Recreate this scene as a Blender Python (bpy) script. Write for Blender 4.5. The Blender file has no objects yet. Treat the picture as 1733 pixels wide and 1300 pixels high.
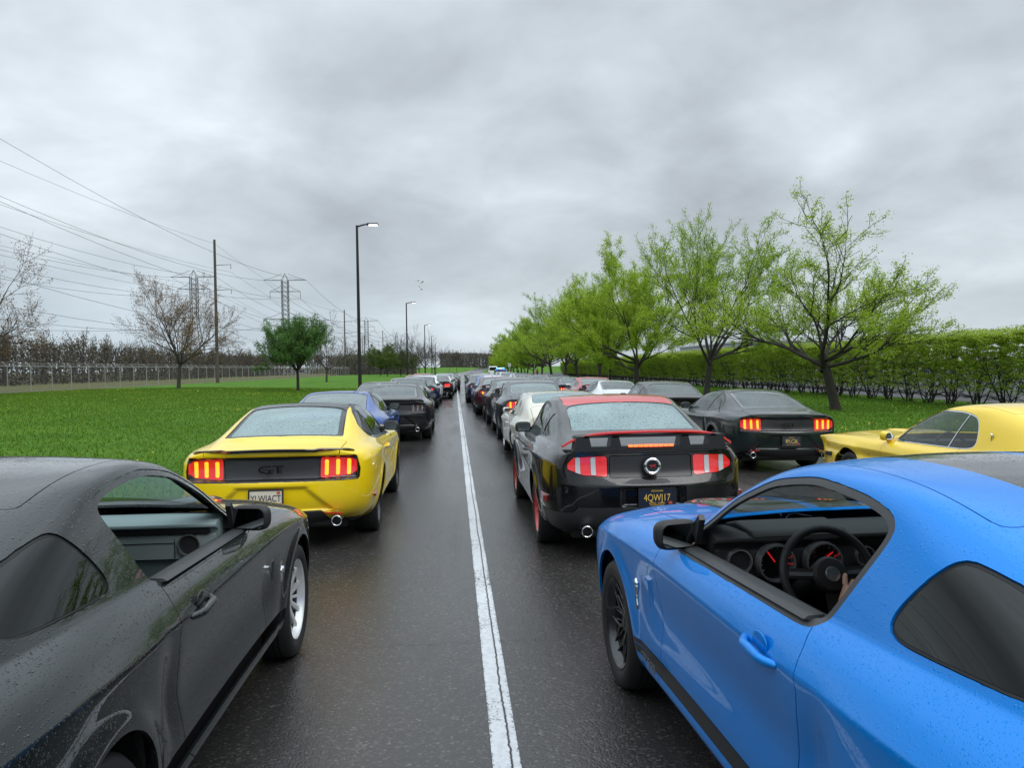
import bpy, bmesh, math, random
import numpy as np
from mathutils import Vector, Matrix
D = bpy.data
scene = bpy.context.scene
col = scene.collection
rad = math.radians
R_ = random.Random(7)

# ------------------------------------------------------------------ camera
CAM_H = 1.75
cam_d = D.cameras.new("camera"); cam = D.objects.new("camera", cam_d); col.objects.link(cam)
cam_d.sensor_width = 36.0; cam_d.sensor_fit = 'HORIZONTAL'; cam_d.lens = 36.0 * 1330 / 1733
cam_d.clip_start = 0.05; cam_d.clip_end = 6000
yaw, pitch, roll = rad(4.175), rad(1.143), rad(0.9)
fw = Vector((math.sin(yaw) * math.cos(pitch), math.cos(yaw) * math.cos(pitch), -math.sin(pitch)))
r0 = Vector((math.cos(yaw), -math.sin(yaw), 0)); u0 = r0.cross(fw)
rt = r0 * math.cos(roll) - u0 * math.sin(roll); up = r0 * math.sin(roll) + u0 * math.cos(roll)
M = Matrix((rt, up, -fw)).transposed().to_4x4(); M.translation = (0, 0, CAM_H)
cam.matrix_world = M
scene.camera = cam

# ------------------------------------------------------------------ world and light
def N(nt, t, loc=None, **kw):
    n = nt.nodes.new(t)
    for k, v in kw.items(): setattr(n, k, v)
    return n
def mathn(nt, op, a, b=None, clamp=False):
    n = nt.nodes.new('ShaderNodeMath'); n.operation = op; n.use_clamp = clamp
    for i, v in enumerate((a, b)):
        if v is None: continue
        if isinstance(v, (int, float)): n.inputs[i].default_value = v
        else: nt.links.new(v, n.inputs[i])
    return n.outputs[0]
def ramp(nt, src, stops, interp='LINEAR'):
    n = nt.nodes.new('ShaderNodeValToRGB'); n.color_ramp.interpolation = interp
    e = n.color_ramp.elements
    while len(e) < len(stops): e.new(0.5)
    for i, (p, c) in enumerate(stops):
        e[i].position = p; e[i].color = (c if len(c) == 4 else (*c, 1)) if isinstance(c, tuple) else (c, c, c, 1)
    nt.links.new(src, n.inputs[0])
    return n.outputs[0]
def mixc(nt, fac, a, b, blend='MIX'):
    n = nt.nodes.new('ShaderNodeMix'); n.data_type = 'RGBA'; n.blend_type = blend
    for s, v in ((n.inputs['Factor'], fac), (n.inputs[6], a), (n.inputs[7], b)):
        if isinstance(v, (int, float)): s.default_value = v
        elif isinstance(v, tuple): s.default_value = (*v[:3], 1)
        else: nt.links.new(v, s)
    return n.outputs[2]
def noise(nt, vec, scale, detail=4, rough=.5, dist=0):
    n = nt.nodes.new('ShaderNodeTexNoise'); n.inputs['Scale'].default_value = scale
    n.inputs['Detail'].default_value = detail; n.inputs['Roughness'].default_value = rough
    n.inputs['Distortion'].default_value = dist
    if vec is not None: nt.links.new(vec, n.inputs['Vector'])
    return n.outputs['Fac']
def mapping(nt, vec, sc=(1, 1, 1), loc=(0, 0, 0), rot=(0, 0, 0)):
    n = nt.nodes.new('ShaderNodeMapping'); n.inputs['Scale'].default_value = sc
    n.inputs['Location'].default_value = loc; n.inputs['Rotation'].default_value = rot
    nt.links.new(vec, n.inputs['Vector']); return n.outputs[0]

SUN_EL, SUN_AZ = rad(48), rad(150)
world = D.worlds.new("World"); scene.world = world; world.use_nodes = True
nt = world.node_tree; nt.nodes.clear()
wo = N(nt, 'ShaderNodeOutputWorld')
tc = N(nt, 'ShaderNodeTexCoord')
sep = N(nt, 'ShaderNodeSeparateXYZ'); nt.links.new(tc.outputs['Generated'], sep.inputs[0])
z = mathn(nt, 'MAXIMUM', sep.outputs[2], 0.0)
zz = mathn(nt, 'ADD', z, 0.30)
cx_ = mathn(nt, 'DIVIDE', sep.outputs[0], zz); cy_ = mathn(nt, 'DIVIDE', sep.outputs[1], zz)
cmb = N(nt, 'ShaderNodeCombineXYZ'); nt.links.new(cx_, cmb.inputs[0]); nt.links.new(cy_, cmb.inputs[1])
cv = cmb.outputs[0]
n1 = noise(nt, mapping(nt, cv, (.72, .78, 1), (3.1, 1.7, 0), (0, 0, rad(-25))), 1.75, 5, .52, .25)
n2 = noise(nt, mapping(nt, cv, (1, .8, 1), (9.3, 4.1, 0)), 4.2, 6, .55, .5)
n3 = noise(nt, mapping(nt, cv, (1, 1, 1), (1.3, 7.1, 0)), .75, 3, .5, 0)
mixn = mathn(nt, 'ADD', mathn(nt, 'MULTIPLY', n1, .55), mathn(nt, 'ADD', mathn(nt, 'MULTIPLY', n2, .15), mathn(nt, 'MULTIPLY', n3, .30)))
mixn = mathn(nt, 'ADD', mathn(nt, 'MULTIPLY', mathn(nt, 'SUBTRACT', mixn, .5), 1.4), .5)
cloud = ramp(nt, mixn, [(.33, (.315, .350, .385)), (.43, (.39, .433, .472)), (.53, (.475, .528, .572)), (.66, (.62, .685, .735))])
# pale blue clear band low over the left horizon
lft = mathn(nt, 'MULTIPLY', mathn(nt, 'SUBTRACT', .05, sep.outputs[0]), 2.2, True)
lowb = mathn(nt, 'MULTIPLY', ramp(nt, sep.outputs[2], [(.0, 1.0), (.05, .85), (.15, 0.0)]), lft)
cloud = mixc(nt, mathn(nt, 'MULTIPLY', lowb, .62), cloud, (.33, .43, .51))
hor = ramp(nt, sep.outputs[2], [(.0, .9), (.06, .55), (.20, 0.0)])
cloud = mixc(nt, mathn(nt, 'MULTIPLY', hor, .55), cloud, (.43, .49, .53))
# overcast sky is brighter overhead than near the horizon
lum = ramp(nt, sep.outputs[2], [(.0, .36), (.42, .37), (.62, .75), (1.0, 1.0)])
cloudl = mixc(nt, 1.0, cloud, lum, 'MULTIPLY')
bgc = N(nt, 'ShaderNodeBackground'); nt.links.new(cloudl, bgc.inputs[0]); bgc.inputs[1].default_value = 4.0
sky = N(nt, 'ShaderNodeTexSky'); sky.sky_type = 'NISHITA'; sky.sun_disc = False
sky.sun_elevation = SUN_EL; sky.sun_rotation = SUN_AZ; sky.air_density = 1.2; sky.dust_density = 2.5
bgs = N(nt, 'ShaderNodeBackground'); nt.links.new(sky.outputs[0], bgs.inputs[0]); bgs.inputs[1].default_value = 0.05
ms = N(nt, 'ShaderNodeMixShader'); ms.inputs[0].default_value = .93
nt.links.new(bgs.outputs[0], ms.inputs[1]); nt.links.new(bgc.outputs[0], ms.inputs[2]); nt.links.new(ms.outputs[0], wo.inputs[0])
sl = D.lights.new("sun", 'SUN'); sl.energy = 1.0; sl.angle = rad(35); sl.color = (1, .97, .93)
so = D.objects.new("sun", sl); col.objects.link(so)
so.rotation_euler = Vector((-math.sin(SUN_AZ) * math.cos(SUN_EL), -math.cos(SUN_AZ) * math.cos(SUN_EL), -math.sin(SUN_EL))).to_track_quat('-Z', 'Y').to_euler()
vs = scene.view_settings; vs.view_transform = 'Standard'; vs.look = 'None'; vs.exposure = 0.0; vs.gamma = 1; vs.use_curve_mapping = False
scene.cycles.max_bounces = 8; scene.cycles.transparent_max_bounces = 24; scene.cycles.glossy_bounces = 4
scene.cycles.caustics_reflective = False; scene.cycles.caustics_refractive = False
scene.cycles.use_denoising = True
try: scene.cycles.denoiser = 'OPENIMAGEDENOISE'
except Exception: pass

# ------------------------------------------------------------------ helpers: objects and tagging
def empty(name, loc=(0, 0, 0), rz=0, label=None, cat=None, group=None, kind=None):
    o = D.objects.new(name, None); col.objects.link(o); o.location = loc; o.rotation_euler = (0, 0, rz)
    o.empty_display_size = .2
    return tag(o, label, cat, group, kind)
def tag(o, label=None, cat=None, group=None, kind=None):
    if label: o['label'] = label
    if cat: o['category'] = cat
    if group: o['group'] = group
    if kind: o['kind'] = kind
    return o
def add(name, me, mats=(), parent=None, loc=(0, 0, 0), rot=(0, 0, 0), scale=(1, 1, 1)):
    o = D.objects.new(name, me); col.objects.link(o)
    o.location = loc; o.rotation_euler = rot; o.scale = scale; o.parent = parent
    if mats:
        if not me.materials:
            for m in mats: me.materials.append(m)
        for i, m in enumerate(mats):
            if i < len(o.material_slots) and me.materials[i] is not m:
                o.material_slots[i].link = 'OBJECT'; o.material_slots[i].material = m
    return o
class MB:
    """collects boxes, tubes and sheets, then becomes one mesh"""
    def __init__(s): s.v = []; s.f = []; s.m = []; s.sm = []
    def addm(s, vs, fs, mi=0, smooth=False):
        b = len(s.v); s.v += [tuple(v) for v in vs]
        for f in fs: s.f.append(tuple(b + i for i in f)); s.m.append(mi); s.sm.append(smooth)
        return s
    def box(s, c, d, mi=0, rz=0, M=None, taper=1.0):
        x, y, z = (d[0] / 2, d[1] / 2, d[2] / 2)
        P = [(-x, -y, -z), (x, -y, -z), (x, y, -z), (-x, y, -z), (-x * taper, -y * taper, z), (x * taper, -y * taper, z), (x * taper, y * taper, z), (-x * taper, y * taper, z)]
        if M is None: M = Matrix.Rotation(rz, 3, 'Z')
        P = [M @ Vector(p) + Vector(c) for p in P]
        return s.addm(P, [(0, 3, 2, 1), (4, 5, 6, 7), (0, 1, 5, 4), (1, 2, 6, 5), (2, 3, 7, 6), (3, 0, 4, 7)], mi)
    def tube(s, pts, rs, n=8, mi=0, cap=True):
        pts = [Vector(p) for p in pts]
        if isinstance(rs, (int, float)): rs = [rs] * len(pts)
        vs = []; ref = None
        for i, p in enumerate(pts):
            t = (pts[min(i + 1, len(pts) - 1)] - pts[max(i - 1, 0)]).normalized()
            if ref is None: ref = Vector((0, 0, 1)) if abs(t.z) < .9 else Vector((1, 0, 0))
            u = t.cross(ref).normalized(); w = u.cross(t)
            for k in range(n):
                a = 2 * math.pi * k / n; vs.append(p + (u * math.cos(a) + w * math.sin(a)) * rs[i])
            ref = w
        fs = [(i * n + k, i * n + (k + 1) % n, (i + 1) * n + (k + 1) % n, (i + 1) * n + k) for i in range(len(pts) - 1) for k in range(n)]
        if cap: fs += [tuple(range(n))[::-1], tuple((len(pts) - 1) * n + k for k in range(n))]
        return s.addm(vs, fs, mi, True)
    def lathe(s, prof, axis='X', c=(0, 0, 0), n=32, mi=0, close=False):
        """prof: (axial, radius) pairs"""
        vs = []
        for a, r in prof:
            for k in range(n):
                t = 2 * math.pi * k / n; p, q = r * math.cos(t), r * math.sin(t)
                v = {'X': (a, p, q), 'Y': (p, a, q), 'Z': (p, q, a)}[axis]
                vs.append((v[0] + c[0], v[1] + c[1], v[2] + c[2]))
        m = len(prof); fs = [(i * n + k, i * n + (k + 1) % n, ((i + 1) % m) * n + (k + 1) % n, ((i + 1) % m) * n + k) for i in range(m if close else m - 1) for k in range(n)]
        return s.addm(vs, fs, mi, True)
    def prism(s, poly, axis, a0, a1, mi=0):
        """poly: 2D outline; axis: 'X' (poly is y,z), 'Y' (x,z), 'Z' (x,y)"""
        def p3(p, a): return {'X': (a, p[0], p[1]), 'Y': (p[0], a, p[1]), 'Z': (p[0], p[1], a)}[axis]
        n = len(poly); vs = [p3(p, a0) for p in poly] + [p3(p, a1) for p in poly]
        return s.addm(vs, [tuple(range(n)), tuple(range(n, 2 * n))[::-1]] + [(i, i + n, (i + 1) % n + n, (i + 1) % n) for i in range(n)], mi)
    def mesh(s, name, autosm=None):
        me = D.meshes.new(name); me.from_pydata(s.v, [], s.f)
        me.polygons.foreach_set('material_index', s.m); me.polygons.foreach_set('use_smooth', [bool(autosm) or x for x in s.sm])
        bm = bmesh.new(); bm.from_mesh(me); bmesh.ops.recalc_face_normals(bm, faces=bm.faces); bm.to_mesh(me); bm.free()
        if autosm or any(s.sm): me.set_sharp_from_angle(angle=rad(autosm or 40))
        return me
def bevel_mesh(me, w, seg=2, ang=30):
    bm = bmesh.new(); bm.from_mesh(me)
    es = [e for e in bm.edges if len(e.link_faces) == 2 and e.calc_face_angle(0) > rad(ang)]
    bmesh.ops.bevel(bm, geom=es, offset=w, segments=seg, profile=.6, affect='EDGES', clamp_overlap=True)
    for f in bm.faces: f.smooth = True
    bm.to_mesh(me); bm.free(); me.set_sharp_from_angle(angle=rad(40)); return me
def subsurf_mesh(me, lvl):
    o = D.objects.new('tmp', me); col.objects.link(o); m = o.modifiers.new('s', 'SUBSURF'); m.levels = lvl; m.render_levels = lvl
    dg = bpy.context.evaluated_depsgraph_get(); out = D.meshes.new_from_object(o.evaluated_get(dg)); D.objects.remove(o)
    for p in out.polygons: p.use_smooth = True
    return out
def text_mesh(s, size, depth=.002, align='CENTER', xs=1.0):
    cu = D.curves.new('txt', 'FONT'); cu.body = s; cu.size = size; cu.extrude = depth; cu.align_x = align; cu.align_y = 'CENTER'
    o = D.objects.new('txt', cu); col.objects.link(o); dg = bpy.context.evaluated_depsgraph_get()
    me = D.meshes.new_from_object(o.evaluated_get(dg)); D.objects.remove(o)
    for v in me.vertices: v.co.x *= xs
    return me

# ------------------------------------------------------------------ materials
MATS = {}
def newmat(name):
    m = D.materials.new(name); m.use_nodes = True; nt = m.node_tree; nt.nodes.clear()
    out = N(nt, 'ShaderNodeOutputMaterial'); return m, nt, out
def pbsdf(nt, out, base=(.5, .5, .5), rough=.5, metal=0, coat=0, coatr=.03, spec=.5, emis=None, es=0):
    b = N(nt, 'ShaderNodeBsdfPrincipled'); nt.links.new(b.outputs[0], out.inputs[0])
    if isinstance(base, tuple): b.inputs['Base Color'].default_value = (*base, 1)
    else: nt.links.new(base, b.inputs['Base Color'])
    if isinstance(rough, (int, float)): b.inputs['Roughness'].default_value = rough
    else: nt.links.new(rough, b.inputs['Roughness'])
    b.inputs['Metallic'].default_value = metal; b.inputs['Coat Weight'].default_value = coat
    b.inputs['Coat Roughness'].default_value = coatr; b.inputs['Specular IOR Level'].default_value = spec
    if emis: b.inputs['Emission Color'].default_value = (*emis, 1); b.inputs['Emission Strength'].default_value = es
    return b
def simple(name, base, rough=.5, metal=0, **k):
    if name in MATS: return MATS[name]
    m, nt, out = newmat(name); pbsdf(nt, out, base, rough, metal, **k); MATS[name] = m; return m
def bump(nt, h, strength, dist, b, inp='Normal'):
    n = N(nt, 'ShaderNodeBump'); n.inputs['Strength'].default_value = strength; n.inputs['Distance'].default_value = dist
    nt.links.new(h, n.inputs['Height']); nt.links.new(n.outputs[0], b.inputs[inp])
def drops(nt, scale=170, thr=.42):
    """rain beads: height of scattered droplets standing on the surface"""
    tc = N(nt, 'ShaderNodeTexCoord'); hs = []
    for sc, off, t in ((scale, 0, thr), (scale * .45, 3.7, thr * .75)):
        v = N(nt, 'ShaderNodeTexVoronoi'); v.inputs['Scale'].default_value = sc; v.inputs['Randomness'].default_value = 1
        nt.links.new(mapping(nt, tc.outputs['Object'], (1, 1, 1), (off, off, 0)), v.inputs['Vector'])
        sp = N(nt, 'ShaderNodeSeparateColor'); nt.links.new(v.outputs['Color'], sp.inputs[0])
        r = mathn(nt, 'MULTIPLY', sp.outputs[0], t)
        d = mathn(nt, 'SUBTRACT', r, v.outputs['Distance'])
        hs.append(mathn(nt, 'SQRT', mathn(nt, 'MULTIPLY', mathn(nt, 'MAXIMUM', d, 0.0), 1.0)))
    return mathn(nt, 'MAXIMUM', hs[0], mathn(nt, 'MULTIPLY', hs[1], 1.4)), tc
def paint(name, base, metal=.0, rough=.35, wet=1.0, scale=170, coat=1.0, spec=.10):
    if name in MATS: return MATS[name]
    m, nt, out = newmat(name)
    b = pbsdf(nt, out, base, rough, metal, coat, .02, spec)
    h, tc = drops(nt, scale)
    geo = N(nt, 'ShaderNodeNewGeometry'); s = N(nt, 'ShaderNodeSeparateXYZ'); nt.links.new(geo.outputs['Normal'], s.inputs[0])
    upm = ramp(nt, s.outputs[2], [(.0, .16), (.35, .3), (.75, 1.0)])
    h = mathn(nt, 'MULTIPLY', h, upm)
    fl = noise(nt, tc.outputs['Object'], 2.2, 2, .5)       # faint unevenness of the panels
    if wet > 0:
        bump(nt, h, min(1, wet), .018 * wet, b, 'Coat Normal')
        bump(nt, mathn(nt, 'ADD', mathn(nt, 'MULTIPLY', h, .5), mathn(nt, 'MULTIPLY', fl, .05)), .6 * wet, .004, b, 'Normal')
    MATS[name] = m; return m
def glass(name, tint=(.35, .42, .42), haze=.0, hz=(.42, .5, .5), wet=0.0, refl=1.0, r0=.05):
    if name in MATS: return MATS[name]
    m, nt, out = newmat(name)
    lw = N(nt, 'ShaderNodeLayerWeight'); lw.inputs[0].default_value = .5
    f = mathn(nt, 'ADD', mathn(nt, 'MULTIPLY', mathn(nt, 'POWER', lw.outputs['Facing'], 4.0), .9 * refl), r0 * refl)
    tr = N(nt, 'ShaderNodeBsdfTransparent'); tr.inputs[0].default_value = (*tint, 1)
    gl = N(nt, 'ShaderNodeBsdfGlossy'); gl.inputs['Roughness'].default_value = .01; gl.inputs[0].default_value = (.95, 1, 1, 1)
    mx = N(nt, 'ShaderNodeMixShader'); nt.links.new(f, mx.inputs[0]); nt.links.new(gl.outputs[0], mx.inputs[2])
    base = tr.outputs[0]
    if haze > 0 or wet > 0:
        h, tc = drops(nt, 75, .6)
        df = N(nt, 'ShaderNodeBsdfDiffuse'); df.inputs[0].default_value = (*hz, 1)
        m2 = N(nt, 'ShaderNodeMixShader')
        nz = noise(nt, tc.outputs['Object'], 3.0, 4, .6)
        fac = mathn(nt, 'MULTIPLY', mathn(nt, 'ADD', mathn(nt, 'MULTIPLY', nz, .5), .75), haze)
        fac = mathn(nt, 'SUBTRACT', fac, mathn(nt, 'MULTIPLY', h, .55), True) if haze > .1 else fac
        nt.links.new(fac, m2.inputs[0]); nt.links.new(tr.outputs[0], m2.inputs[1]); nt.links.new(df.outputs[0], m2.inputs[2])
        base = m2.outputs[0]
        bn = N(nt, 'ShaderNodeBump'); bn.inputs['Strength'].default_value = .8; bn.inputs['Distance'].default_value = .006
        nt.links.new(h, bn.inputs['Height']); nt.links.new(bn.outputs[0], gl.inputs['Normal'])
    nt.links.new(base, mx.inputs[1]); nt.links.new(mx.outputs[0], out.inputs[0]); MATS[name] = m; return m
def emit(name, c, s, base=(.3, .02, .02)):
    if name in MATS: return MATS[name]
    m, nt, out = newmat(name); pbsdf(nt, out, base, .2, 0, 1.0, emis=c, es=s); MATS[name] = m; return m

RUB = simple('rubber_black', (.012, .012, .013), .62); TRIM = simple('trim_black', (.018, .019, .02), .38)
BLK = simple('plastic_black', (.014, .014, .015), .5); DARK = simple('cabin_dark', (.012, .012, .013), .8)
GLOSSBLK = simple('gloss_black', (.008, .008, .009), .12, coat=.6); CHROME = simple('chrome', (.75, .77, .8), .08, 1.0)
ALU = simple('alloy_silver', (.62, .63, .65), .22, .85, coat=.5); ALUD = simple('alloy_dark', (.045, .045, .05), .3, .7, coat=.4)
STEEL = simple('galvanised', (.33, .34, .34), .5, .4); WHITEP = simple('plastic_white', (.75, .75, .74), .4)
MIRR = simple('mirror_glass', (.55, .6, .6), .02, 1.0)
REDLENS = simple('lens_red', (.42, .012, .014), .12, coat=1.0); CLEARLENS = simple('lens_clear', (.55, .55, .56), .15, coat=1.0)
# ------------------------------------------------------------------ car bodies: subdivided cage, trimmed by outlines
def sd_poly(P, poly):
    """signed distance of points to a closed outline, negative inside"""
    poly = np.asarray(poly, float); n = len(poly)
    d = np.full(len(P), 1e9); s = np.zeros(len(P), bool)
    for i in range(n):
        a, b = poly[i], poly[(i + 1) % n]; e = b - a; w = P - a
        t = np.clip((w @ e) / max(e @ e, 1e-12), 0, 1); q = w - t[:, None] * e
        d = np.minimum(d, (q * q).sum(1))
        c = (a[1] > P[:, 1]) != (b[1] > P[:, 1])
        with np.errstate(divide='ignore', invalid='ignore'):
            s ^= c & (P[:, 0] < (b[0] - a[0]) * (P[:, 1] - a[1]) / (b[1] - a[1] if b[1] != a[1] else 1e-12) + a[0])
    d = np.sqrt(d); return np.where(s, -d, d)
def shrink(poly, r):
    P = np.asarray(poly, float); n = len(P)
    A = sum(P[i][0] * P[(i + 1) % n][1] - P[(i + 1) % n][0] * P[i][1] for i in range(n)); sg = 1 if A > 0 else -1
    out = []
    for i in range(n):
        a, b, c = P[i - 1], P[i], P[(i + 1) % n]
        e1 = (b - a) / np.linalg.norm(b - a); e2 = (c - b) / np.linalg.norm(c - b)
        n1 = np.array([-e1[1], e1[0]]) * sg; n2 = np.array([-e2[1], e2[0]]) * sg
        m = n1 + n2; k = max(m @ m / 2, .35); out.append(b + m * r / k)
    return out
def smooth_poly(p, it=3):
    p = [np.array(q, float) for q in p]
    for _ in range(it):
        o = []
        for i in range(len(p)):
            a, b = p[i], p[(i + 1) % len(p)]; L = np.linalg.norm(b - a); t = min(.25, .045 / L) if L > .18 else .25
            o += [a + (b - a) * t, b + (a - b) * t]
        p = o
    return p
def rpoly(P, poly, r=.03): return sd_poly(P, shrink(poly, r)) - r
class Shell:
    def __init__(s, V, F):
        s.V = V; s.F = F; s.T = ['body'] * len(F); s.normals()
    def normals(s):
        V = s.V; Nn = np.zeros_like(V)
        Q = np.array([f if len(f) == 4 else list(f) + [f[-1]] for f in s.F])
        fn = np.cross(V[Q[:, 2]] - V[Q[:, 0]], V[Q[:, 3]] - V[Q[:, 1]])
        for k in range(4): np.add.at(Nn, Q[:, k], fn)
        # mirrored half: normals on the centre plane have no x part
        cm = np.abs(V[:, 0]) < 1e-5; Nn[cm, 0] = 0
        L = np.linalg.norm(Nn, axis=1); L[L == 0] = 1; s.N = Nn / L[:, None]
    def cut(s, f, tag, frm=('body',), mask=None, eps=.0012):
        """give every piece of surface where f<0 a new tag, splitting the faces the outline crosses"""
        V = s.V; f = f.copy(); f[np.abs(f) < eps] = 0
        if mask is None: mask = np.ones(len(V), bool)
        nv = []; nn = []; cache = {}; F2 = []; T2 = []
        fl = f.tolist(); ml = mask.tolist()
        for F, T in zip(s.F, s.T):
            if T not in frm or not all(ml[i] for i in F): F2.append(F); T2.append(T); continue
            vals = [fl[i] for i in F]; mn, mxv = min(vals), max(vals)
            if mn >= 0: F2.append(F); T2.append(T); continue
            if mxv <= 0: F2.append(F); T2.append(tag); continue
            a = []; b = []; n = len(F)
            for k in range(n):
                i, j = F[k], F[(k + 1) % n]; fi, fj = vals[k], vals[(k + 1) % n]
                if fi <= 0: a.append(i)
                if fi >= 0: b.append(i)
                if fi * fj < 0:
                    key = (i, j) if i < j else (j, i)
                    if key not in cache:
                        ii, jj = key; t = fl[ii] / (fl[ii] - fl[jj]); cache[key] = len(V) + len(nv)
                        nv.append(V[ii] * (1 - t) + V[jj] * t); nn.append(s.N[ii] * (1 - t) + s.N[jj] * t)
                    a.append(cache[key]); b.append(cache[key])
            if len(a) > 2: F2.append(a); T2.append(tag)
            if len(b) > 2: F2.append(b); T2.append(T)
        s.F = F2; s.T = T2
        if nv:
            s.V = np.vstack([V, nv]); n2 = np.array(nn); n2 /= np.linalg.norm(n2, axis=1)[:, None]; s.N = np.vstack([s.N, n2])
    def part(s, tags, side='B', gap=0.0, flange=0.0, push=0.0, name='part', slots=None):
        """side B: both halves welded; R / L: one half.  slots: tag -> material slot"""
        if isinstance(tags, str): tags = (tags,)
        fs = [(F, T) for F, T in zip(s.F, s.T) if T in tags]
        if not fs: return None
        ids = sorted({i for F, _ in fs for i in F}); mp = {i: k for k, i in enumerate(ids)}
        V = s.V[ids].copy(); Nn = s.N[ids].copy(); F = [[mp[i] for i in f] for f, _ in fs]
        MI = [slots.get(t, 0) if slots else 0 for _, t in fs]
        if push: V = V + Nn * push
        SM = [True] * len(F)
        if gap or flange:
            cnt = {}
            for f in F:
                for k in range(len(f)):
                    a, b = f[k], f[(k + 1) % len(f)]; cnt[(a, b)] = cnt.get((a, b), 0) + 1
            be = [(a, b) for (a, b) in cnt if (b, a) not in cnt and not (side == 'B' and abs(V[a][0]) < 1e-4 and abs(V[b][0]) < 1e-4)]
            din = {}
            for a, b in be:
                d = np.cross((Nn[a] + Nn[b]) / 2, V[b] - V[a]); L = np.linalg.norm(d)
                if L < 1e-9: continue
                for v in (a, b): din[v] = din.get(v, np.zeros(3)) + d / L
            for v in din:
                L = np.linalg.norm(din[v]);
                if L > 1e-6: din[v] = din[v] / L
                if side == 'B' and abs(V[v][0]) < 1e-4: din[v][0] = 0
                V[v] = V[v] + din[v] * gap
            if flange:
                nid = {}; ex = []
                for v in din: nid[v] = len(V) + len(ex); ex.append(V[v] - Nn[v] * flange)
                V = np.vstack([V, ex]); Nn = np.vstack([Nn, [Nn[v] for v in din]])
                for a, b in be:
                    if a in nid and b in nid: F.append([b, a, nid[a], nid[b]]); SM.append(False); MI.append(0)
        def mir(V, Nn, F): return V * [-1, 1, 1], Nn * [-1, 1, 1], [f[::-1] for f in F]
        if side == 'L': V, Nn, F = mir(V, Nn, F)
        if side == 'B':
            V2, N2, Fm = mir(V, Nn, F); ctr = np.abs(V[:, 0]) < 1e-4; idx = np.zeros(len(V), int); k = len(V)
            for i in range(len(V)):
                if ctr[i]: idx[i] = i
                else: idx[i] = k; k += 1
            V = np.vstack([V, V2[~ctr]]); Nn = np.vstack([Nn, N2[~ctr]]); F = F + [[int(idx[i]) for i in f] for f in Fm]; SM = SM + SM; MI = MI + MI
        me = D.meshes.new(name); me.from_pydata(V.tolist(), [], F)
        me.polygons.foreach_set('use_smooth', [True] * len(F)); me.polygons.foreach_set('material_index', MI)
        me.update()
        fn = np.zeros(len(F) * 3); me.polygons.foreach_get('normal', fn); fn = fn.reshape(-1, 3)
        ln = []
        for i, f in enumerate(F):
            if SM[i]: ln += [tuple(Nn[v]) for v in f]
            else: ln += [tuple(fn[i])] * len(f)
        me.normals_split_custom_set(ln)
        return me

def smoothstep(x): x = np.clip(x, 0, 1); return x * x * (3 - 2 * x)
def bumpf(x, c, w): return np.exp(-((x - c) / w) ** 2)

def cage(T, lvl):
    """T: dict with per-line station lists y,x,z (11 lines from sill to centre) + tail and nose profiles"""
    Y, X, Z = (np.array(T[k], float) for k in 'yxz')       # (11, n)
    nl, n = X.shape; V = []; F = []; cr = {}
    idx = {}
    def vid(key, p):
        if key not in idx: idx[key] = len(V); V.append(p)
        return idx[key]
    def grid(i, j, s):
        if j == nl - 1: s = 1
        return vid(('g', i, j, s), (s * X[j][i], Y[j][i], Z[j][i]))
    k = 5
    for s in (1, -1):
        for i in range(n - 1):
            for j in range(nl - 1):
                q = [grid(i, j, s), grid(i, j + 1, s), grid(i + 1, j + 1, s), grid(i + 1, j, s)]
                F.append(q if s < 0 else q[::-1])
                c = T['crease'].get(j)
                if c and c[0] <= i < c[1]: cr[tuple(sorted((q[0], q[3])))] = c[2]
        for end, prof in ((n - 1, T['tail']), (0, T['nose'])):
            # prof: list of (centre y, centre z, power) for a = 0..5
            def pp(a, b):
                if b == 0: return grid(end, a, s)
                if a == k: return grid(end, k + b, s)
                cy, cz, pw = prof[a]; fr = X[k + b][end] / X[k][end]
                x = fr * X[a][end]; ycor, zcor = Y[a][end], Z[a][end]; t = fr ** pw
                y = cy + (ycor - cy) * t; zc = cz + (zcor - cz) * fr ** 2
                if b == nl - 1 - k: x = 0.; return vid(('p', end, a), (0, y, zc))
                return vid(('p', end, a, b, s), (s * x, y, zc))
            for a in range(k):
                for b in range(nl - 1 - k):
                    q = [pp(a, b), pp(a, b + 1), pp(a + 1, b + 1), pp(a + 1, b)]
                    flip = (s > 0) != (end == 0)
                    F.append(q if flip else q[::-1])
                    if a in T.get('tcrease', {}) and end: cr[tuple(sorted((q[0], q[1])))] = T['tcrease'][a]
                    if a == k - 1: cr[tuple(sorted((q[2], q[3])))] = T['edge'][0 if end else 1]
    me = D.meshes.new('cage'); me.from_pydata(V, [], F); me.update()
    at = me.attributes.new('crease_edge', 'FLOAT', 'EDGE')
    for e in me.edges:
        c = cr.get(tuple(sorted(e.vertices)));
        if c: at.data[e.index].value = c
    out = subsurf_mesh(me, lvl)
    co = np.zeros(len(out.vertices) * 3); out.vertices.foreach_get('co', co); co = co.reshape(-1, 3)
    co[np.abs(co[:, 0]) < 1e-5, 0] = 0
    Fo = [list(p.vertices) for p in out.polygons]
    keep = [f for f in Fo if min(co[v][0] for v in f) > -1e-6]
    ids = sorted({v for f in keep for v in f}); mp = {v: i for i, v in enumerate(ids)}
    Vh = co[ids]; Fh = [[mp[v] for v in f] for f in keep]
    D.meshes.remove(me); D.meshes.remove(out)
    # make sure faces look outwards
    sh = Shell(Vh, Fh)
    side = (Vh[:, 0] > .8 * Vh[:, 0].max()); 
    if sh.N[side][:, 0].mean() < 0: sh.F = [f[::-1] for f in sh.F]; sh.normals()
    return sh

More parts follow.
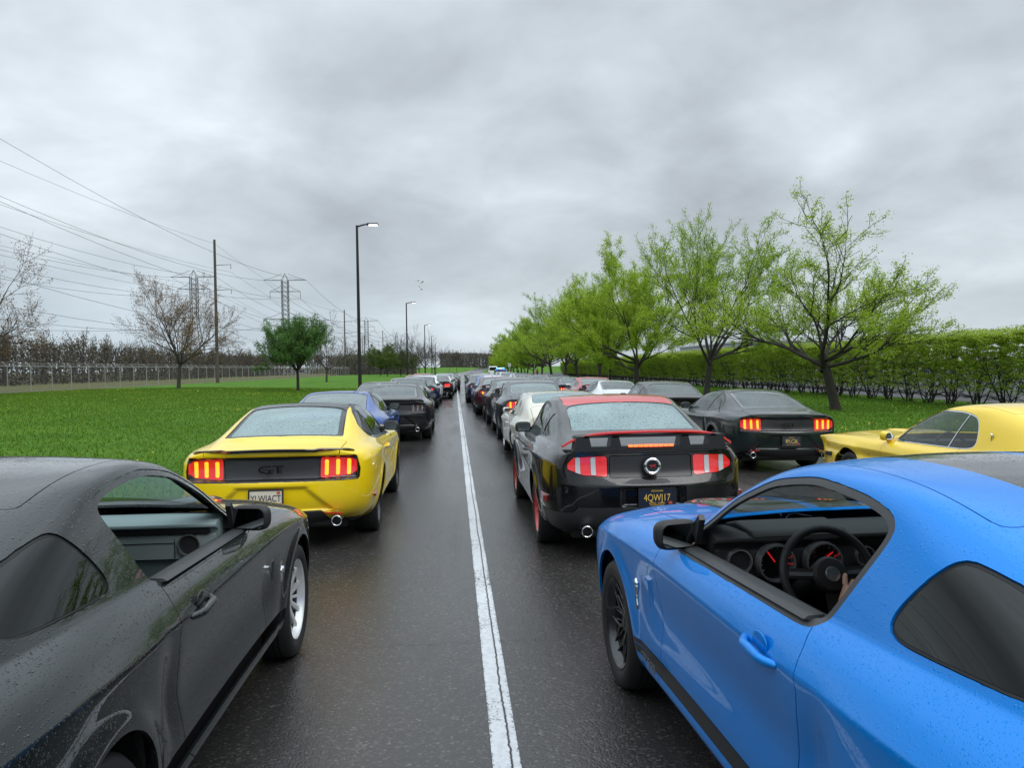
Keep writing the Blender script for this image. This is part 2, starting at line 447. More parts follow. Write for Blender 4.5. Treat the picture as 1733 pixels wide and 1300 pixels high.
YB = [2.28, 2.10, 1.75, 1.36, .98, .62, .25, -.15, -.60, -1.05, -1.42, -1.80, -2.12, -2.32]
def table(X, Z, yoff, tail, nose, crease, tcrease, edge):
    Y = [[y for y in YB] for _ in range(11)]
    for j, d in yoff.items():
        for i, v in d.items(): Y[j][i] += v
    return dict(y=Y, x=X, z=Z, tail=tail, nose=nose, crease=crease, tcrease=tcrease, edge=edge)
CAGES = {}
# pony coupe of the early 2010s: high belt, upright tail
CAGES['A'] = table(
 [[.60, .70, .72, .72, .72, .72, .72, .72, .72, .72, .72, .72, .70, .66],
  [.74, .81, .87, .885, .88, .875, .872, .872, .872, .88, .885, .88, .86, .80],
  [.77, .85, .905, .925, .915, .905, .90, .90, .905, .925, .94, .93, .895, .825],
  [.77, .86, .915, .935, .915, .90, .893, .893, .905, .935, .955, .945, .90, .83],
  [.74, .845, .905, .935, .935, .932, .93, .928, .932, .945, .948, .925, .885, .825],
  [.67, .78, .85, .885, .892, .892, .892, .892, .892, .89, .885, .865, .83, .775],
  [.60, .70, .76, .79, .80, .815, .815, .812, .81, .805, .795, .78, .745, .70],
  [.50, .58, .64, .67, .70, .765, .765, .745, .738, .735, .73, .715, .69, .655],
  [.41, .48, .54, .58, .63, .715, .69, .668, .652, .635, .625, .64, .63, .61],
  [.21, .25, .28, .30, .33, .37, .37, .345, .33, .33, .335, .345, .34, .33],
  [0] * 14],
 [[.22, .19, .18, .175, .175, .175, .175, .175, .175, .175, .18, .20, .24, .30],
  [.28, .24, .23, .23, .23, .23, .23, .23, .23, .23, .24, .27, .31, .35],
  [.46, .46, .46, .46, .45, .45, .45, .45, .45, .46, .47, .48, .49, .50],
  [.64, .66, .67, .67, .66, .66, .66, .66, .66, .67, .69, .71, .71, .71],
  [.67, .73, .79, .835, .856, .862, .862, .862, .868, .885, .905, .915, .905, .89],
  [.71, .785, .85, .895, .925, .945, .948, .95, .958, .972, .985, .995, .99, .975],
  [.73, .81, .875, .925, .958, .978, .988, .998, 1.015, 1.03, 1.045, 1.045, 1.03, 1.005],
  [.745, .83, .895, .945, .976, 1.00, 1.085, 1.20, 1.225, 1.21, 1.16, 1.085, 1.045, 1.015],
  [.755, .845, .91, .96, .993, 1.02, 1.222, 1.40, 1.428, 1.385, 1.262, 1.122, 1.06, 1.022],
  [.765, .86, .925, .975, 1.008, 1.03, 1.245, 1.425, 1.448, 1.41, 1.285, 1.132, 1.068, 1.028],
  [.77, .865, .93, .982, 1.015, 1.033, 1.255, 1.432, 1.455, 1.415, 1.292, 1.136, 1.07, 1.03]],
 {9: {0: .05, 5: .09, 6: .10, 7: .06, 10: -.03, 11: -.04, 12: -.02, 13: -.05}, 10: {0: .06, 5: .11, 6: .12, 7: .07, 10: -.04, 11: -.05, 12: -.03, 13: -.06},
  0: {0: -.15, 13: .12}, 1: {0: -.10, 13: .06}, 2: {0: -.05, 13: .0}, 4: {0: -.05}, 5: {0: -.03, 13: -.01}, 6: {13: -.03}, 7: {13: -.04}, 8: {13: -.04, 0: .03}, 7.5: {}},
 [(-2.38, .31, 3), (-2.43, .36, 3), (-2.49, .52, 3), (-2.485, .71, 3), (-2.40, .80, 3), (0, 0, 0)],
 [(2.28, .22, 3), (2.38, .28, 3), (2.42, .46, 3), (2.40, .62, 3), (2.38, .74, 3), (0, 0, 0)],
 {4: (1, 13, .95), 6: (5, 11, .55), 8: (5, 9, .35)}, {3: .75, 4: .3}, (.65, .3))
CAGES['A']['y'] = [r for r in CAGES['A']['y']]
# later fastback generation: lower, wide haunches, straight tail panel
Bx = [list(r) for r in CAGES['A']['x']]; Bz = [list(r) for r in CAGES['A']['z']]
Bx[2][8:14] = [.91, .94, .96, .955, .925, .855]; Bx[3][8:14] = [.915, .95, .975, .965, .935, .86]; Bx[4][8:14] = [.93, .955, .965, .95, .915, .855]
Bx[5][8:14] = [.885, .89, .90, .895, .87, .81]; Bx[6][8:14] = [.805, .80, .795, .785, .765, .72]; Bx[7][8:14] = [.72, .705, .69, .68, .68, .665]
Bx[8][7:14] = [.63, .60, .575, .575, .595, .61, .61]; Bx[9][7:14] = [.345, .33, .32, .32, .325, .33, .33]
Bz[4] = [.69, .75, .80, .835, .845, .84, .838, .838, .85, .88, .90, .90, .885, .865]
Bz[5] = [.75, .825, .88, .905, .918, .92, .925, .93, .94, .96, .975, .98, .965, .945]
Bz[6] = [.81, .875, .925, .95, .955, .96, .965, .975, .99, 1.005, 1.015, 1.01, .99, .965]
Bz[7] = [.825, .895, .945, .97, .98, .985, 1.07, 1.19, 1.21, 1.19, 1.13, 1.05, 1.01, .982]
Bz[8] = [.835, .91, .965, .99, 1.0, 1.01, 1.19, 1.325, 1.355, 1.315, 1.215, 1.085, 1.03, .998]
Bz[9] = [.845, .92, .98, 1.005, 1.015, 1.02, 1.21, 1.352, 1.382, 1.348, 1.255, 1.115, 1.042, 1.008]
Bz[10] = [.85, .925, .985, 1.01, 1.02, 1.022, 1.22, 1.36, 1.39, 1.358, 1.265, 1.12, 1.046, 1.01]
CAGES['B'] = table(Bx, Bz,
 {9: {0: .05, 5: .09, 6: .10, 7: .06, 10: -.03, 11: -.05, 12: -.03, 13: -.09}, 10: {0: .06, 5: .11, 6: .12, 7: .07, 10: -.04, 11: -.06, 12: -.04, 13: -.10},
  0: {0: -.15, 13: .14}, 1: {0: -.10, 13: .08}, 2: {0: -.05, 13: .02}, 4: {0: -.05, 13: .0}, 5: {0: -.03, 13: -.03}, 6: {13: -.05}, 7: {13: -.06}, 8: {13: -.07, 0: .03}},
 [(-2.37, .28, 3), (-2.43, .34, 3), (-2.49, .50, 3), (-2.475, .685, 3), (-2.43, .74, 3), (0, 0, 0)],
 [(2.28, .22, 3), (2.38, .28, 3), (2.42, .46, 3), (2.40, .62, 3), (2.38, .72, 3), (0, 0, 0)],
 {4: (1, 13, .75), 6: (5, 11, .5), 8: (5, 9, .3)}, {3: .85, 4: .2}, (.75, .3))
# late-sixties fastback: long flat hood, slim pillars, wide C pillar
Cx = [list(r) for r in CAGES['A']['x']]; 
Cx = [[v * .965 for v in r] for r in Cx]
Cx[6][5:13] = [.79, .79, .785, .785, .785, .79, .78, .745]; Cx[7][5:13] = [.735, .745, .72, .71, .71, .72, .72, .70]; Cx[8][5:13] = [.70, .66, .62, .60, .60, .62, .65, .65]
for j in (5, 6): Cx[j][0:4] = [[.76, .80, .82, .83], [.74, .77, .78, .78]][j - 5]
Cx[7][0:4] = [.62, .62, .62, .62]; Cx[8][0:4] = [.55, .52, .50, .50]
Cz = [[.30, .24, .22, .21, .21, .21, .21, .21, .21, .21, .21, .24, .28, .34],
 [.36, .30, .27, .26, .26, .26, .26, .26, .26, .26, .27, .30, .34, .38],
 [.46, .46, .45, .45, .44, .44, .44, .44, .44, .45, .46, .47, .48, .50],
 [.58, .60, .61, .61, .60, .60, .60, .60, .60, .61, .62, .63, .63, .64],
 [.68, .735, .745, .745, .745, .745, .745, .745, .75, .765, .78, .785, .78, .77],
 [.76, .80, .82, .825, .828, .83, .832, .835, .842, .86, .875, .875, .865, .84],
 [.785, .825, .845, .855, .86, .865, .868, .872, .885, .91, .93, .915, .90, .87],
 [.79, .83, .855, .87, .88, .885, .97, 1.09, 1.115, 1.11, 1.07, 1.0, .945, .89],
 [.80, .85, .88, .895, .905, .915, 1.12, 1.295, 1.33, 1.315, 1.235, 1.09, .975, .905],
 [.81, .875, .91, .925, .93, .925, 1.14, 1.32, 1.358, 1.343, 1.255, 1.105, .985, .91],
 [.815, .88, .915, .93, .935, .93, 1.15, 1.327, 1.365, 1.35, 1.26, 1.11, .985, .91]]
CAGES['C'] = table(Cx, Cz,
 {9: {5: .05, 6: .06, 7: .03, 13: -.03}, 10: {5: .06, 6: .07, 7: .04, 13: -.03}, 4: {0: .08}, 5: {0: .12}, 6: {0: .12}, 7: {0: .1}, 8: {0: .1}, 9.5: {}, 0: {0: -.1, 13: .1}, 1: {0: -.05, 13: .05}},
 [(-2.32, .34, 4), (-2.36, .38, 4), (-2.40, .50, 4), (-2.40, .64, 4), (-2.36, .78, 4), (0, 0, 0)],
 [(2.20, .28, 4), (2.30, .36, 4), (2.34, .48, 4), (2.30, .58, 4), (2.32, .70, 4), (0, 0, 0)],
 {4: (0, 13, .6), 6: (4, 11, .5), 8: (5, 9, .3)}, {3: .6, 4: .3}, (.7, .6))
for T in CAGES.values():
    T['y'] = [r for r in T['y']][:11]
# seventies hatchback coupe: squarer cabin with a steep rear glass
Wz = [list(r) for r in Cz]
for j, vals in ((7, [1.12, 1.13, 1.13, 1.10, 1.00, .93]), (8, [1.30, 1.31, 1.30, 1.265, 1.10, .955]), (9, [1.325, 1.335, 1.325, 1.285, 1.115, .96]), (10, [1.33, 1.34, 1.33, 1.29, 1.12, .96])):
    Wz[j][8:14] = vals
CAGES['W'] = dict(CAGES['C']); CAGES['W']['z'] = Wz

FEAT = {}
FEAT['A'] = dict(
 win=[(.50, .975), (-.665, 1.005), (-.70, 1.02), (-.83, 1.262), (-.825, 1.315), (-.66, 1.345), (-.40, 1.358), (-.12, 1.312), (.20, 1.185)], winr=.028,
 quarter=[(-1.14, 1.275), (-1.08, 1.264), (-.965, 1.10), (-1.00, 1.058), (-1.40, 1.075), (-1.52, 1.09), (-1.575, 1.14), (-1.53, 1.185), (-1.35, 1.235)], qr=.02,
 door=[(.60, 1.03), (.59, .87), (.585, .55), (.63, .27), (-.50, .27), (-.62, .36), (-.70, .60), (-.76, .84), (-.73, .95), (-.66, 1.03)],
 ws=[(-.63, .60), (-.38, .685), (0, .72), (.38, .685), (.63, .60), (.555, -.06), (.3, .0), (0, .02), (-.3, .0), (-.555, -.06)],
 bl=[(-.56, -1.15), (0, -1.12), (.56, -1.15), (.60, -1.76), (.3, -1.81), (0, -1.83), (-.3, -1.81), (-.60, -1.76)],
 roof=[(-.575, -.10), (0, -.02), (.575, -.10), (.575, -1.12), (-.575, -1.12)],
 hood=[(-.70, .70), (.70, .70), (.66, 1.4), (.56, 2.2), (-.56, 2.2), (-.66, 1.4)],
 trunk=[(-.62, -1.88), (0, -1.93), (.62, -1.88), (.60, -2.6), (-.60, -2.6)], trunkz=.985,
 panel=[(-.365, .775), (.365, .775), (.365, .965), (-.365, .965)],
 light=[(.385, .785), (.60, .80), (.735, .85), (.735, .90), (.68, .955), (.385, .965)],
 light_in=1, valz=.50)
FEAT['B'] = dict(
 win=[(.46, .95), (-.95, .995), (-1.22, 1.06), (-1.30, 1.125), (-1.02, 1.26), (-.70, 1.335), (-.40, 1.352), (-.12, 1.305), (.20, 1.175)], winr=.03, quarter=None,
 pillar=((-.56, .93), (-.86, 1.36)),
 door=[(.60, 1.0), (.585, .85), (.58, .55), (.62, .27), (-.50, .27), (-.66, .38), (-.76, .62), (-.80, .85), (-.70, 1.0)],
 ws=[(-.63, .60), (-.38, .685), (0, .72), (.38, .685), (.63, .60), (.555, -.06), (.3, .0), (0, .02), (-.3, .0), (-.555, -.06)],
 bl=[(-.48, -1.02), (0, -.99), (.48, -1.02), (.545, -1.84), (.3, -1.89), (0, -1.91), (-.3, -1.89), (-.545, -1.84)],
 roof=[(-.535, -.10), (0, -.02), (.535, -.10), (.535, -1.0), (.575, -1.55), (.60, -1.86), (0, -1.96), (-.60, -1.86), (-.575, -1.55), (-.535, -1.0)],
 hood=[(-.70, .70), (.70, .70), (.66, 1.4), (.56, 2.2), (-.56, 2.2), (-.66, 1.4)],
 trunk=[(-.66, -1.98), (0, -2.02), (.66, -1.98), (.63, -2.6), (-.63, -2.6)], trunkz=.945,
 panel=[(-.44, .715), (.44, .715), (.455, .925), (-.455, .925)],
 light=[(.455, .725), (.74, .74), (.80, .78), (.80, .87), (.76, .905), (.46, .92)],
 light_in=1, valz=.42)
FEAT['C'] = dict(
 win=[(.50, .885), (-.66, .905), (-.87, .93), (-.83, 1.09), (-.74, 1.215), (-.50, 1.252), (-.08, 1.250), (.26, 1.09)], winr=.03, quarter=None,
 pillar=((-.44, .86), (-.62, 1.28)),
 door=[(.62, .93), (.60, .80), (.60, .55), (.62, .30), (-.42, .30), (-.60, .42), (-.66, .70), (-.66, .93)],
 ws=[(-.62, .60), (-.38, .655), (0, .68), (.38, .655), (.62, .60), (.555, -.04), (.3, .0), (0, .02), (-.3, .0), (-.555, -.04)],
 bl=[(-.50, -1.25), (0, -1.23), (.50, -1.25), (.53, -1.92), (0, -1.96), (-.53, -1.92)],
 roof=[(-.565, -.10), (0, -.02), (.565, -.10), (.565, -1.18), (-.565, -1.18)],
 hood=[(-.66, .66), (.66, .66), (.60, 1.4), (.56, 2.2), (-.56, 2.2), (-.60, 1.4)],
 trunk=[(-.62, -2.02), (0, -2.04), (.62, -2.02), (.60, -2.34), (-.60, -2.34)], trunkz=.80,
 panel=[(-.36, .60), (.36, .60), (.36, .76), (-.36, .76)],
 light=[(.42, .62), (.66, .62), (.66, .76), (.42, .76)], light_in=1, valz=.38)
FEAT['W'] = dict(FEAT['C'])
FEAT['W']['win'] = [(.50, .885), (-.80, .905), (-1.16, .95), (-1.14, 1.02), (-.85, 1.22), (-.45, 1.27), (-.05, 1.245), (.28, 1.09)]
FEAT['W']['bl'] = [(-.54, -1.49), (0, -1.47), (.54, -1.49), (.57, -2.00), (0, -2.02), (-.57, -2.00)]
FEAT['W']['roof'] = [(-.565, -.10), (0, -.02), (.565, -.10), (.565, -1.40), (-.565, -1.40)]
FEAT['W']['trunk'] = [(-.62, -2.08), (0, -2.10), (.62, -2.08), (.60, -2.34), (-.60, -2.34)]
FEAT['W']['light'] = [(.48, .60), (.76, .60), (.76, .76), (.48, .76)]

def body(kind, lvl, hi=False):
    T = CAGES[kind]; ft = FEAT[kind]; sh = cage(T, lvl); V = sh.V
    x, y, z = V[:, 0].copy(), V[:, 1].copy(), V[:, 2].copy()
    # ---- shape details
    for ay in (1.36, -1.36):
        r = np.hypot(y - ay, z - .35); side = smoothstep((x - .72) / .1)
        fl = np.where(r < .41, 1.0, np.exp(-((r - .41) / .045) ** 2)) * smoothstep((.9 - z) / .25)
        x = x + side * fl * (.016 if kind in 'AB' else .012)
    if kind in 'AB':
        sc = bumpf(z, .60, .13) * smoothstep((x - .8) / .06)
        x = x - sc * .018 * smoothstep((y + .95) / .35) * smoothstep((.85 - y) / .3)
        x = x + bumpf(z, .30, .05) * smoothstep((x - .8) / .05) * smoothstep((1.0 - np.abs(y)) / .2) * .022
        # hood bulge and side scoop
        z = z + .022 * smoothstep((.34 - np.abs(x)) / .08) * smoothstep((y - .8) / .25) * smoothstep((2.15 - y) / .3) * (z > .7)
        # scoop ahead of the rear wheel
        x = x - .028 * bumpf(y, -.80 - .22 * (z - .6), .075) * bumpf(z, .64, .16) * smoothstep((x - .8) / .06)
    else:
        z = z + .02 * smoothstep((.22 - np.abs(x)) / .04) * smoothstep((y - .9) / .3) * smoothstep((1.8 - y) / .3) * (z > .7)
        x = x - .02 * bumpf(z, .66, .05) * smoothstep((x - .78) / .05)
    if kind == 'A':   # number plate recess
        rec = smoothstep((.28 - np.abs(x)) / .03) * smoothstep((z - .52) / .02) * smoothstep((.70 - z) / .03) * (y < -2.2)
        y = y + .035 * rec
    if kind == 'B':
        hw = .36 + .22 * np.clip((.62 - z) / .2, 0, 1)
        rec = smoothstep((hw - np.abs(x)) / .05) * smoothstep((z - .40) / .03) * smoothstep((.655 - z) / .03) * (y < -2.2)
        y = y + .03 * rec
        rec = smoothstep((.80 - np.abs(x)) / .02) * smoothstep((z - .712) / .015) * smoothstep((.93 - z) / .012) * (y < -2.2)
        y = y + .03 * rec
    sh.V = np.stack([x, y, z], 1); sh.normals(); sh.V[:, 0][np.abs(sh.V[:, 0]) < 1e-5] = 0
    g = lambda *ax: sh.V[:, list(ax)]
    # ---- wheel openings and open bottom
    for ay in (1.36, -1.36):
        P = g(1, 2); sh.cut(np.hypot(P[:, 0] - ay, P[:, 1] - .35) - (.388 if kind in 'AB' else .36), 'hole', mask=(sh.V[:, 0] > .55) & (sh.V[:, 2] < .9))
    # ---- glass
    tw = .023 if kind in 'AB' else .009
    up = lambda: (sh.V[:, 2] > .84) & (sh.V[:, 0] > .5)
    WP = smooth_poly(ft['win']); d = sd_poly(g(1, 2), WP); sh.cut(d, 'win', mask=up())
    if ft.get('pillar'):
        (a, b), (c, e) = ft['pillar']; P = g(1, 2); L = math.hypot(c - a, e - b)
        dd = np.abs((P[:, 0] - a) * (e - b) - (P[:, 1] - b) * (c - a)) / L
        sd = ((P[:, 0] - a) * (e - b) - (P[:, 1] - b) * (c - a)) / L
        sh.cut(-sd, 'win_f', ('win',)) if kind in 'CW' else sh.cut(-sd - .012, 'win_f', ('win',))
        P = g(1, 2); sd = ((P[:, 0] - a) * (e - b) - (P[:, 1] - b) * (c - a)) / L
        sh.cut(sd + (.045 if kind == 'B' else .012), 'win_q', ('win',))
        sh.T = ['pillar' if t == 'win' else t for t in sh.T]
    else:
        sh.T = ['win_f' if t == 'win' else t for t in sh.T]
        QP = smooth_poly(ft['quarter']); d = sd_poly(g(1, 2), QP); sh.cut(d, 'win_q', mask=up())
        if hi:
            d = sd_poly(g(1, 2), QP) - .006; sh.cut(d, 'qtrim', mask=up())
    d = sd_poly(g(1, 2), WP) - tw; sh.cut(d, 'trim', mask=up())
    if False:   # wider seal strip along the belt
        P = g(1, 2); bl_ = np.maximum(np.abs(P[:, 1] - (.955 - (P[:, 0] - .5) * .033) + (.0 if kind == 'A' else .022)) - .022, np.maximum(P[:, 0] - .50, -.63 - P[:, 0]))
        sh.cut(bl_, 'trim', mask=up())
    top = lambda: (sh.V[:, 2] > (.98 if kind in 'AB' else .92)) & (sh.N[:, 2] > .1)
    sh.cut(rpoly(g(0, 1), ft['ws'], .04), 'ws', mask=top() & (sh.V[:, 1] > -.5))
    sh.cut(rpoly(g(0, 1), ft['bl'], .06), 'bl', mask=top() & (sh.V[:, 1] < -.5))
    if kind == 'B':
        sh.cut(rpoly(g(0, 1), ft['bl'], .06) - .045, 'frit', mask=top() & (sh.V[:, 1] < -.5))
    sh.cut(rpoly(g(0, 1), ft['roof'], .05), 'roof', mask=top())
    # ---- tail
    rear = lambda: (sh.V[:, 1] < -2.1) & (sh.N[:, 1] < -.3)
    sh.cut(rpoly(g(0, 2), ft['light'], .02), 'light', mask=rear())
    sh.cut(rpoly(g(0, 2), ft['panel'], .012), 'panel', mask=rear())
    if kind == 'B':
        sh.cut(rpoly(g(0, 2), [(-.82, .70), (.82, .70), (.83, .80), (.80, .935), (-.80, .935), (-.83, .80)], .03), 'surround', mask=rear())
    if kind in 'AB':
        P = g(0, 2)
        if kind == 'A': f = np.maximum(P[:, 1] - (.47 + .05 * smoothstep((.70 - P[:, 0]) / .06) ), P[:, 0] - 2)
        else: f = np.maximum(P[:, 1] - (.30 + .11 * smoothstep((.55 - P[:, 0]) / .10)), P[:, 0] - .78)
        sh.cut(f, 'valance', mask=(sh.V[:, 1] < -1.9))
    # ---- panels
    P = g(0, 1); f = rpoly(P, ft['trunk'], .03); f = np.maximum(f, ft['trunkz'] - sh.V[:, 2]); sh.cut(f, 'trunk', mask=(sh.V[:, 1] < -1.7))
    f = rpoly(g(0, 1), ft['hood'], .05); sh.cut(f, 'hood', mask=(sh.V[:, 1] > .5) & (sh.V[:, 2] > .75))
    f = rpoly(g(1, 2), ft['door'], .03); sh.cut(f, 'door', mask=(sh.V[:, 0] > .75))
    front = (sh.V[:, 1] > 2.0) & (sh.N[:, 1] > .3)
    sh.cut(rpoly(g(0, 2), [(-.52, .52), (.52, .52), (.50, .74), (-.50, .74)], .03), 'grille', mask=front)
    sh.cut(rpoly(g(0, 2), [(.54, .60), (.70, .62), (.70, .72), (.54, .75)], .03), 'headlight', mask=(sh.V[:, 1] > 1.9) & (sh.N[:, 1] > .2))
    if kind == 'A' and hi:   # lower rocker stripes of the blue coupe use their own piece
        P = g(1, 2); sh.cut(np.maximum(np.abs(P[:, 1] - .375) - .034, np.maximum(P[:, 0] - .97, -.97 - P[:, 0])), 'sill_stripe', ('door', 'body'), mask=(sh.V[:, 0] > .8))
        P = g(1, 2); sh.cut(np.abs(P[:, 1] - .385) - .0045, 'door_gapline', ('sill_stripe',))
    # racing stripes
    if kind in 'AB':
        f = np.abs(np.abs(sh.V[:, 0]) - .20) - .17
        for t in ('roof', 'hood', 'trunk'): sh.cut(f if len(f) == len(sh.V) else np.abs(np.abs(sh.V[:, 0]) - .20) - .17, t + '_s', (t,))
    return sh
# ------------------------------------------------------------------ wheels, mirrors, seats
def tyre_mesh(R=.345, w=.245, ri=.24, hi=True):
    n = 64 if hi else 28; b = MB(); h = w / 2
    prof = [(-h * .82, ri - .005), (-h * .98, ri + .02), (-h * 1.03, (ri + R) / 2), (-h * .95, R - .022), (-h * .78, R - .006)]
    gr = (-.055, -.02, .02, .055) if hi else ()
    for g_ in gr: prof += [(g_ - .006, R), (g_ - .004, R - .009), (g_ + .004, R - .009), (g_ + .006, R)]
    if not hi: prof += [(-.03, R), (.03, R)]
    prof += [(h * .78, R - .006), (h * .95, R - .022), (h * 1.03, (ri + R) / 2), (h * .98, ri + .02), (h * .82, ri - .005)]
    b.lathe(prof, 'X', n=n); me = b.mesh('tyre'); me.set_sharp_from_angle(angle=rad(50)); return me
def rim_mesh(style, ri=.24, w=.245, hi=True):
    """outer face towards +X; material 0 spokes, 1 dark barrel, 2 accent"""
    b = MB(); h = w / 2; n = 48 if hi else 24
    b.lathe([(-h * .8, ri - .004), (-h * .6, ri - .03), (h * .55, ri - .03), (h * .55, ri - .045), (-h * .7, ri - .05)], 'X', n=n, mi=1)
    b.lathe([(h * .56, ri - .032), (h * .80, ri - .010), (h * .90, ri - .004), (h * .92, ri), (h * .80, ri + .003)], 'X', n=n, mi=0)
    b.lathe([(h * -.5, .0), (h * -.5, ri - .04)], 'X', n=n, mi=1)
    b.lathe([(0, .155), (.03, .155), (.03, .05), (0, .05)], 'X', n=n, mi=3)          # brake disc
    b.lathe([(h * .3, .062), (h * .52, .058), (h * .58, .035), (h * .58, 0.0)], 'X', n=20, mi=0)
    b.lathe([(h * .60, .030), (h * .62, .026), (h * .62, 0.0)], 'X', n=16, mi=2)
    def spoke(a, r0, r1, w0, w1, x0, x1, th=.018, skew=0., mi=0):
        P = []
        m = 5 if hi else 3
        for k in range(m):
            t = k / (m - 1); r = r0 + (r1 - r0) * t; ww = w0 + (w1 - w0) * t; xx = x0 + (x1 - x0) * (t ** 1.6); s = skew * t
            for q, (dy, dx) in enumerate(((-.5, -th), (-.5, -.003), (-.28, 0), (.28, 0), (.5, -.003), (.5, -th))):
                P.append((xx + dx, r, s + dy * ww))
        ca, sa = math.cos(a), math.sin(a)
        vs = [(p[0], p[1] * ca - p[2] * sa, p[1] * sa + p[2] * ca) for p in P]
        fs = [(k * 6 + q, k * 6 + (q + 1) % 6, (k + 1) * 6 + (q + 1) % 6, (k + 1) * 6 + q) for k in range(m - 1) for q in range(6)] + [(0, 1, 2, 3, 4, 5), tuple((m - 1) * 6 + q for q in range(6))]
        b.addm(vs, fs, mi, False)
    X0, X1 = h * .50, h * .72
    if style == 'multi':
        for k in range(10):
            a = 2 * math.pi * (k // 2) / 5 + (k % 2 - .5) * .52; spoke(a, .045, ri - .012, .030, .038, X0, X1, .028)
        for k in range(5): spoke(2 * math.pi * (k + .5) / 5, .05, ri - .012, .012, .022, X0 - .015, X1 - .01, .02)
    elif style == 'mesh':
        for k in range(7):
            a = 2 * math.pi * k / 7; spoke(a, .045, .125, .026, .020, X0, X0 + .010, .02)
            for s in (-1, 1): spoke(a, .118, ri - .010, .016, .014, X0 + .008, X1, .018, skew=s * .082)
            for s in (-1, 1): spoke(a + s * .22, .05, .17, .010, .010, X0 - .006, X0 + .01, .014, skew=s * .012)
    elif style == 'five':
        for k in range(5):
            a = 2 * math.pi * k / 5
            for s in (-1, 1): spoke(a + s * .20, .045, ri - .010, .024, .028, X0, X1, .024)
    elif style == 'slot':
        b.lathe([(h * .45, .07), (h * .50, .11), (h * .42, .15), (h * .60, ri - .02)], 'X', n=n, mi=0)
        for k in range(5):
            a = 2 * math.pi * k / 5; b.box((h * .56, .15 * math.cos(a), .15 * math.sin(a)), (.02, .05, .035), 1, M=Matrix.Rotation(a, 3, 'X'))
    me = b.mesh('rim_' + style); me.set_sharp_from_angle(angle=rad(35)); return me
def roundbox(dx, dy, dz, p=3.2, lvl=4, taper=0., name='m'):
    n, m = 6 * lvl, 3 * lvl; vs = []; fs = []
    for i in range(m + 1):
        ph = -math.pi / 2 + math.pi * i / m
        for k in range(n):
            th = 2 * math.pi * k / n; c = [math.cos(ph) * math.cos(th), math.cos(ph) * math.sin(th), math.sin(ph)]
            L = sum(abs(q) ** p for q in c) ** (1 / p); q = [v / L for v in c]
            vs.append((q[0] * dx / 2 * (1 + taper * q[1]), q[1] * dy / 2, q[2] * dz / 2 * (1 + taper * q[1])))
    fs = [(i * n + k, i * n + (k + 1) % n, (i + 1) * n + (k + 1) % n, (i + 1) * n + k) for i in range(m) for k in range(n)]
    return MB().addm(vs, fs, 0, True).mesh(name)
def outline_sheet(poly, axis, at, name, th=.004):
    return MB().prism(poly, axis, at - th / 2, at + th / 2).mesh(name)
def round_outline(w, h, r=.03, n=5, skew=0.):
    out = []
    for cx, cy, a0 in ((w / 2 - r, h / 2 - r, 0), (-w / 2 + r, h / 2 - r, 90), (-w / 2 + r, -h / 2 + r, 180), (w / 2 - r, -h / 2 + r, 270)):
        for k in range(n + 1):
            a = rad(a0 + 90 * k / n); x, y = cx + r * math.cos(a), cy + r * math.sin(a); out.append((x + skew * y, y))
    return out
def mirror_meshes(s=1, hi=True, classic=False):
    w, h = (.190, .122) if not classic else (.13, .10)
    hb = roundbox(w, .10, h, 3.6, 5 if hi else 3, -.16 if not classic else .25, 'mirror_housing')
    b = MB(); me_arm = MB()
    if classic: me_arm.tube([(-.02 * s, 0, -.04), (-.07 * s, .01, -.085)], [.028, .035], 8)
    else: me_arm.prism([(-.02, -.055), (.05, -.055), (.05, -.01), (-.01, -.01)], 'X', -s * .06, -s * .155); 
    gl = MB().prism(round_outline(w * .84, h * .80, .03), 'Y', -.0515, -.048).mesh('mirror_glass')
    return hb, me_arm.mesh('mirror_arm'), gl
def seat_mesh():
    b = MB(); q = roundbox(.50, .52, .16, 3.5, 3); b.addm([v.co + Vector((0, 0, .30)) for v in q.vertices], [tuple(p.vertices) for p in q.polygons], 0, True)
    q = roundbox(.50, .14, .62, 3.2, 3); Rm = Matrix.Rotation(rad(18), 3, 'X')
    b.addm([Rm @ v.co + Vector((0, -.30, .62)) for v in q.vertices], [tuple(p.vertices) for p in q.polygons], 0, True)
    q = roundbox(.26, .10, .18, 2.8, 3); b.addm([Rm @ v.co + Vector((0, -.43, 1.0)) for v in q.vertices], [tuple(p.vertices) for p in q.polygons], 0, True)
    return b.mesh('seat')
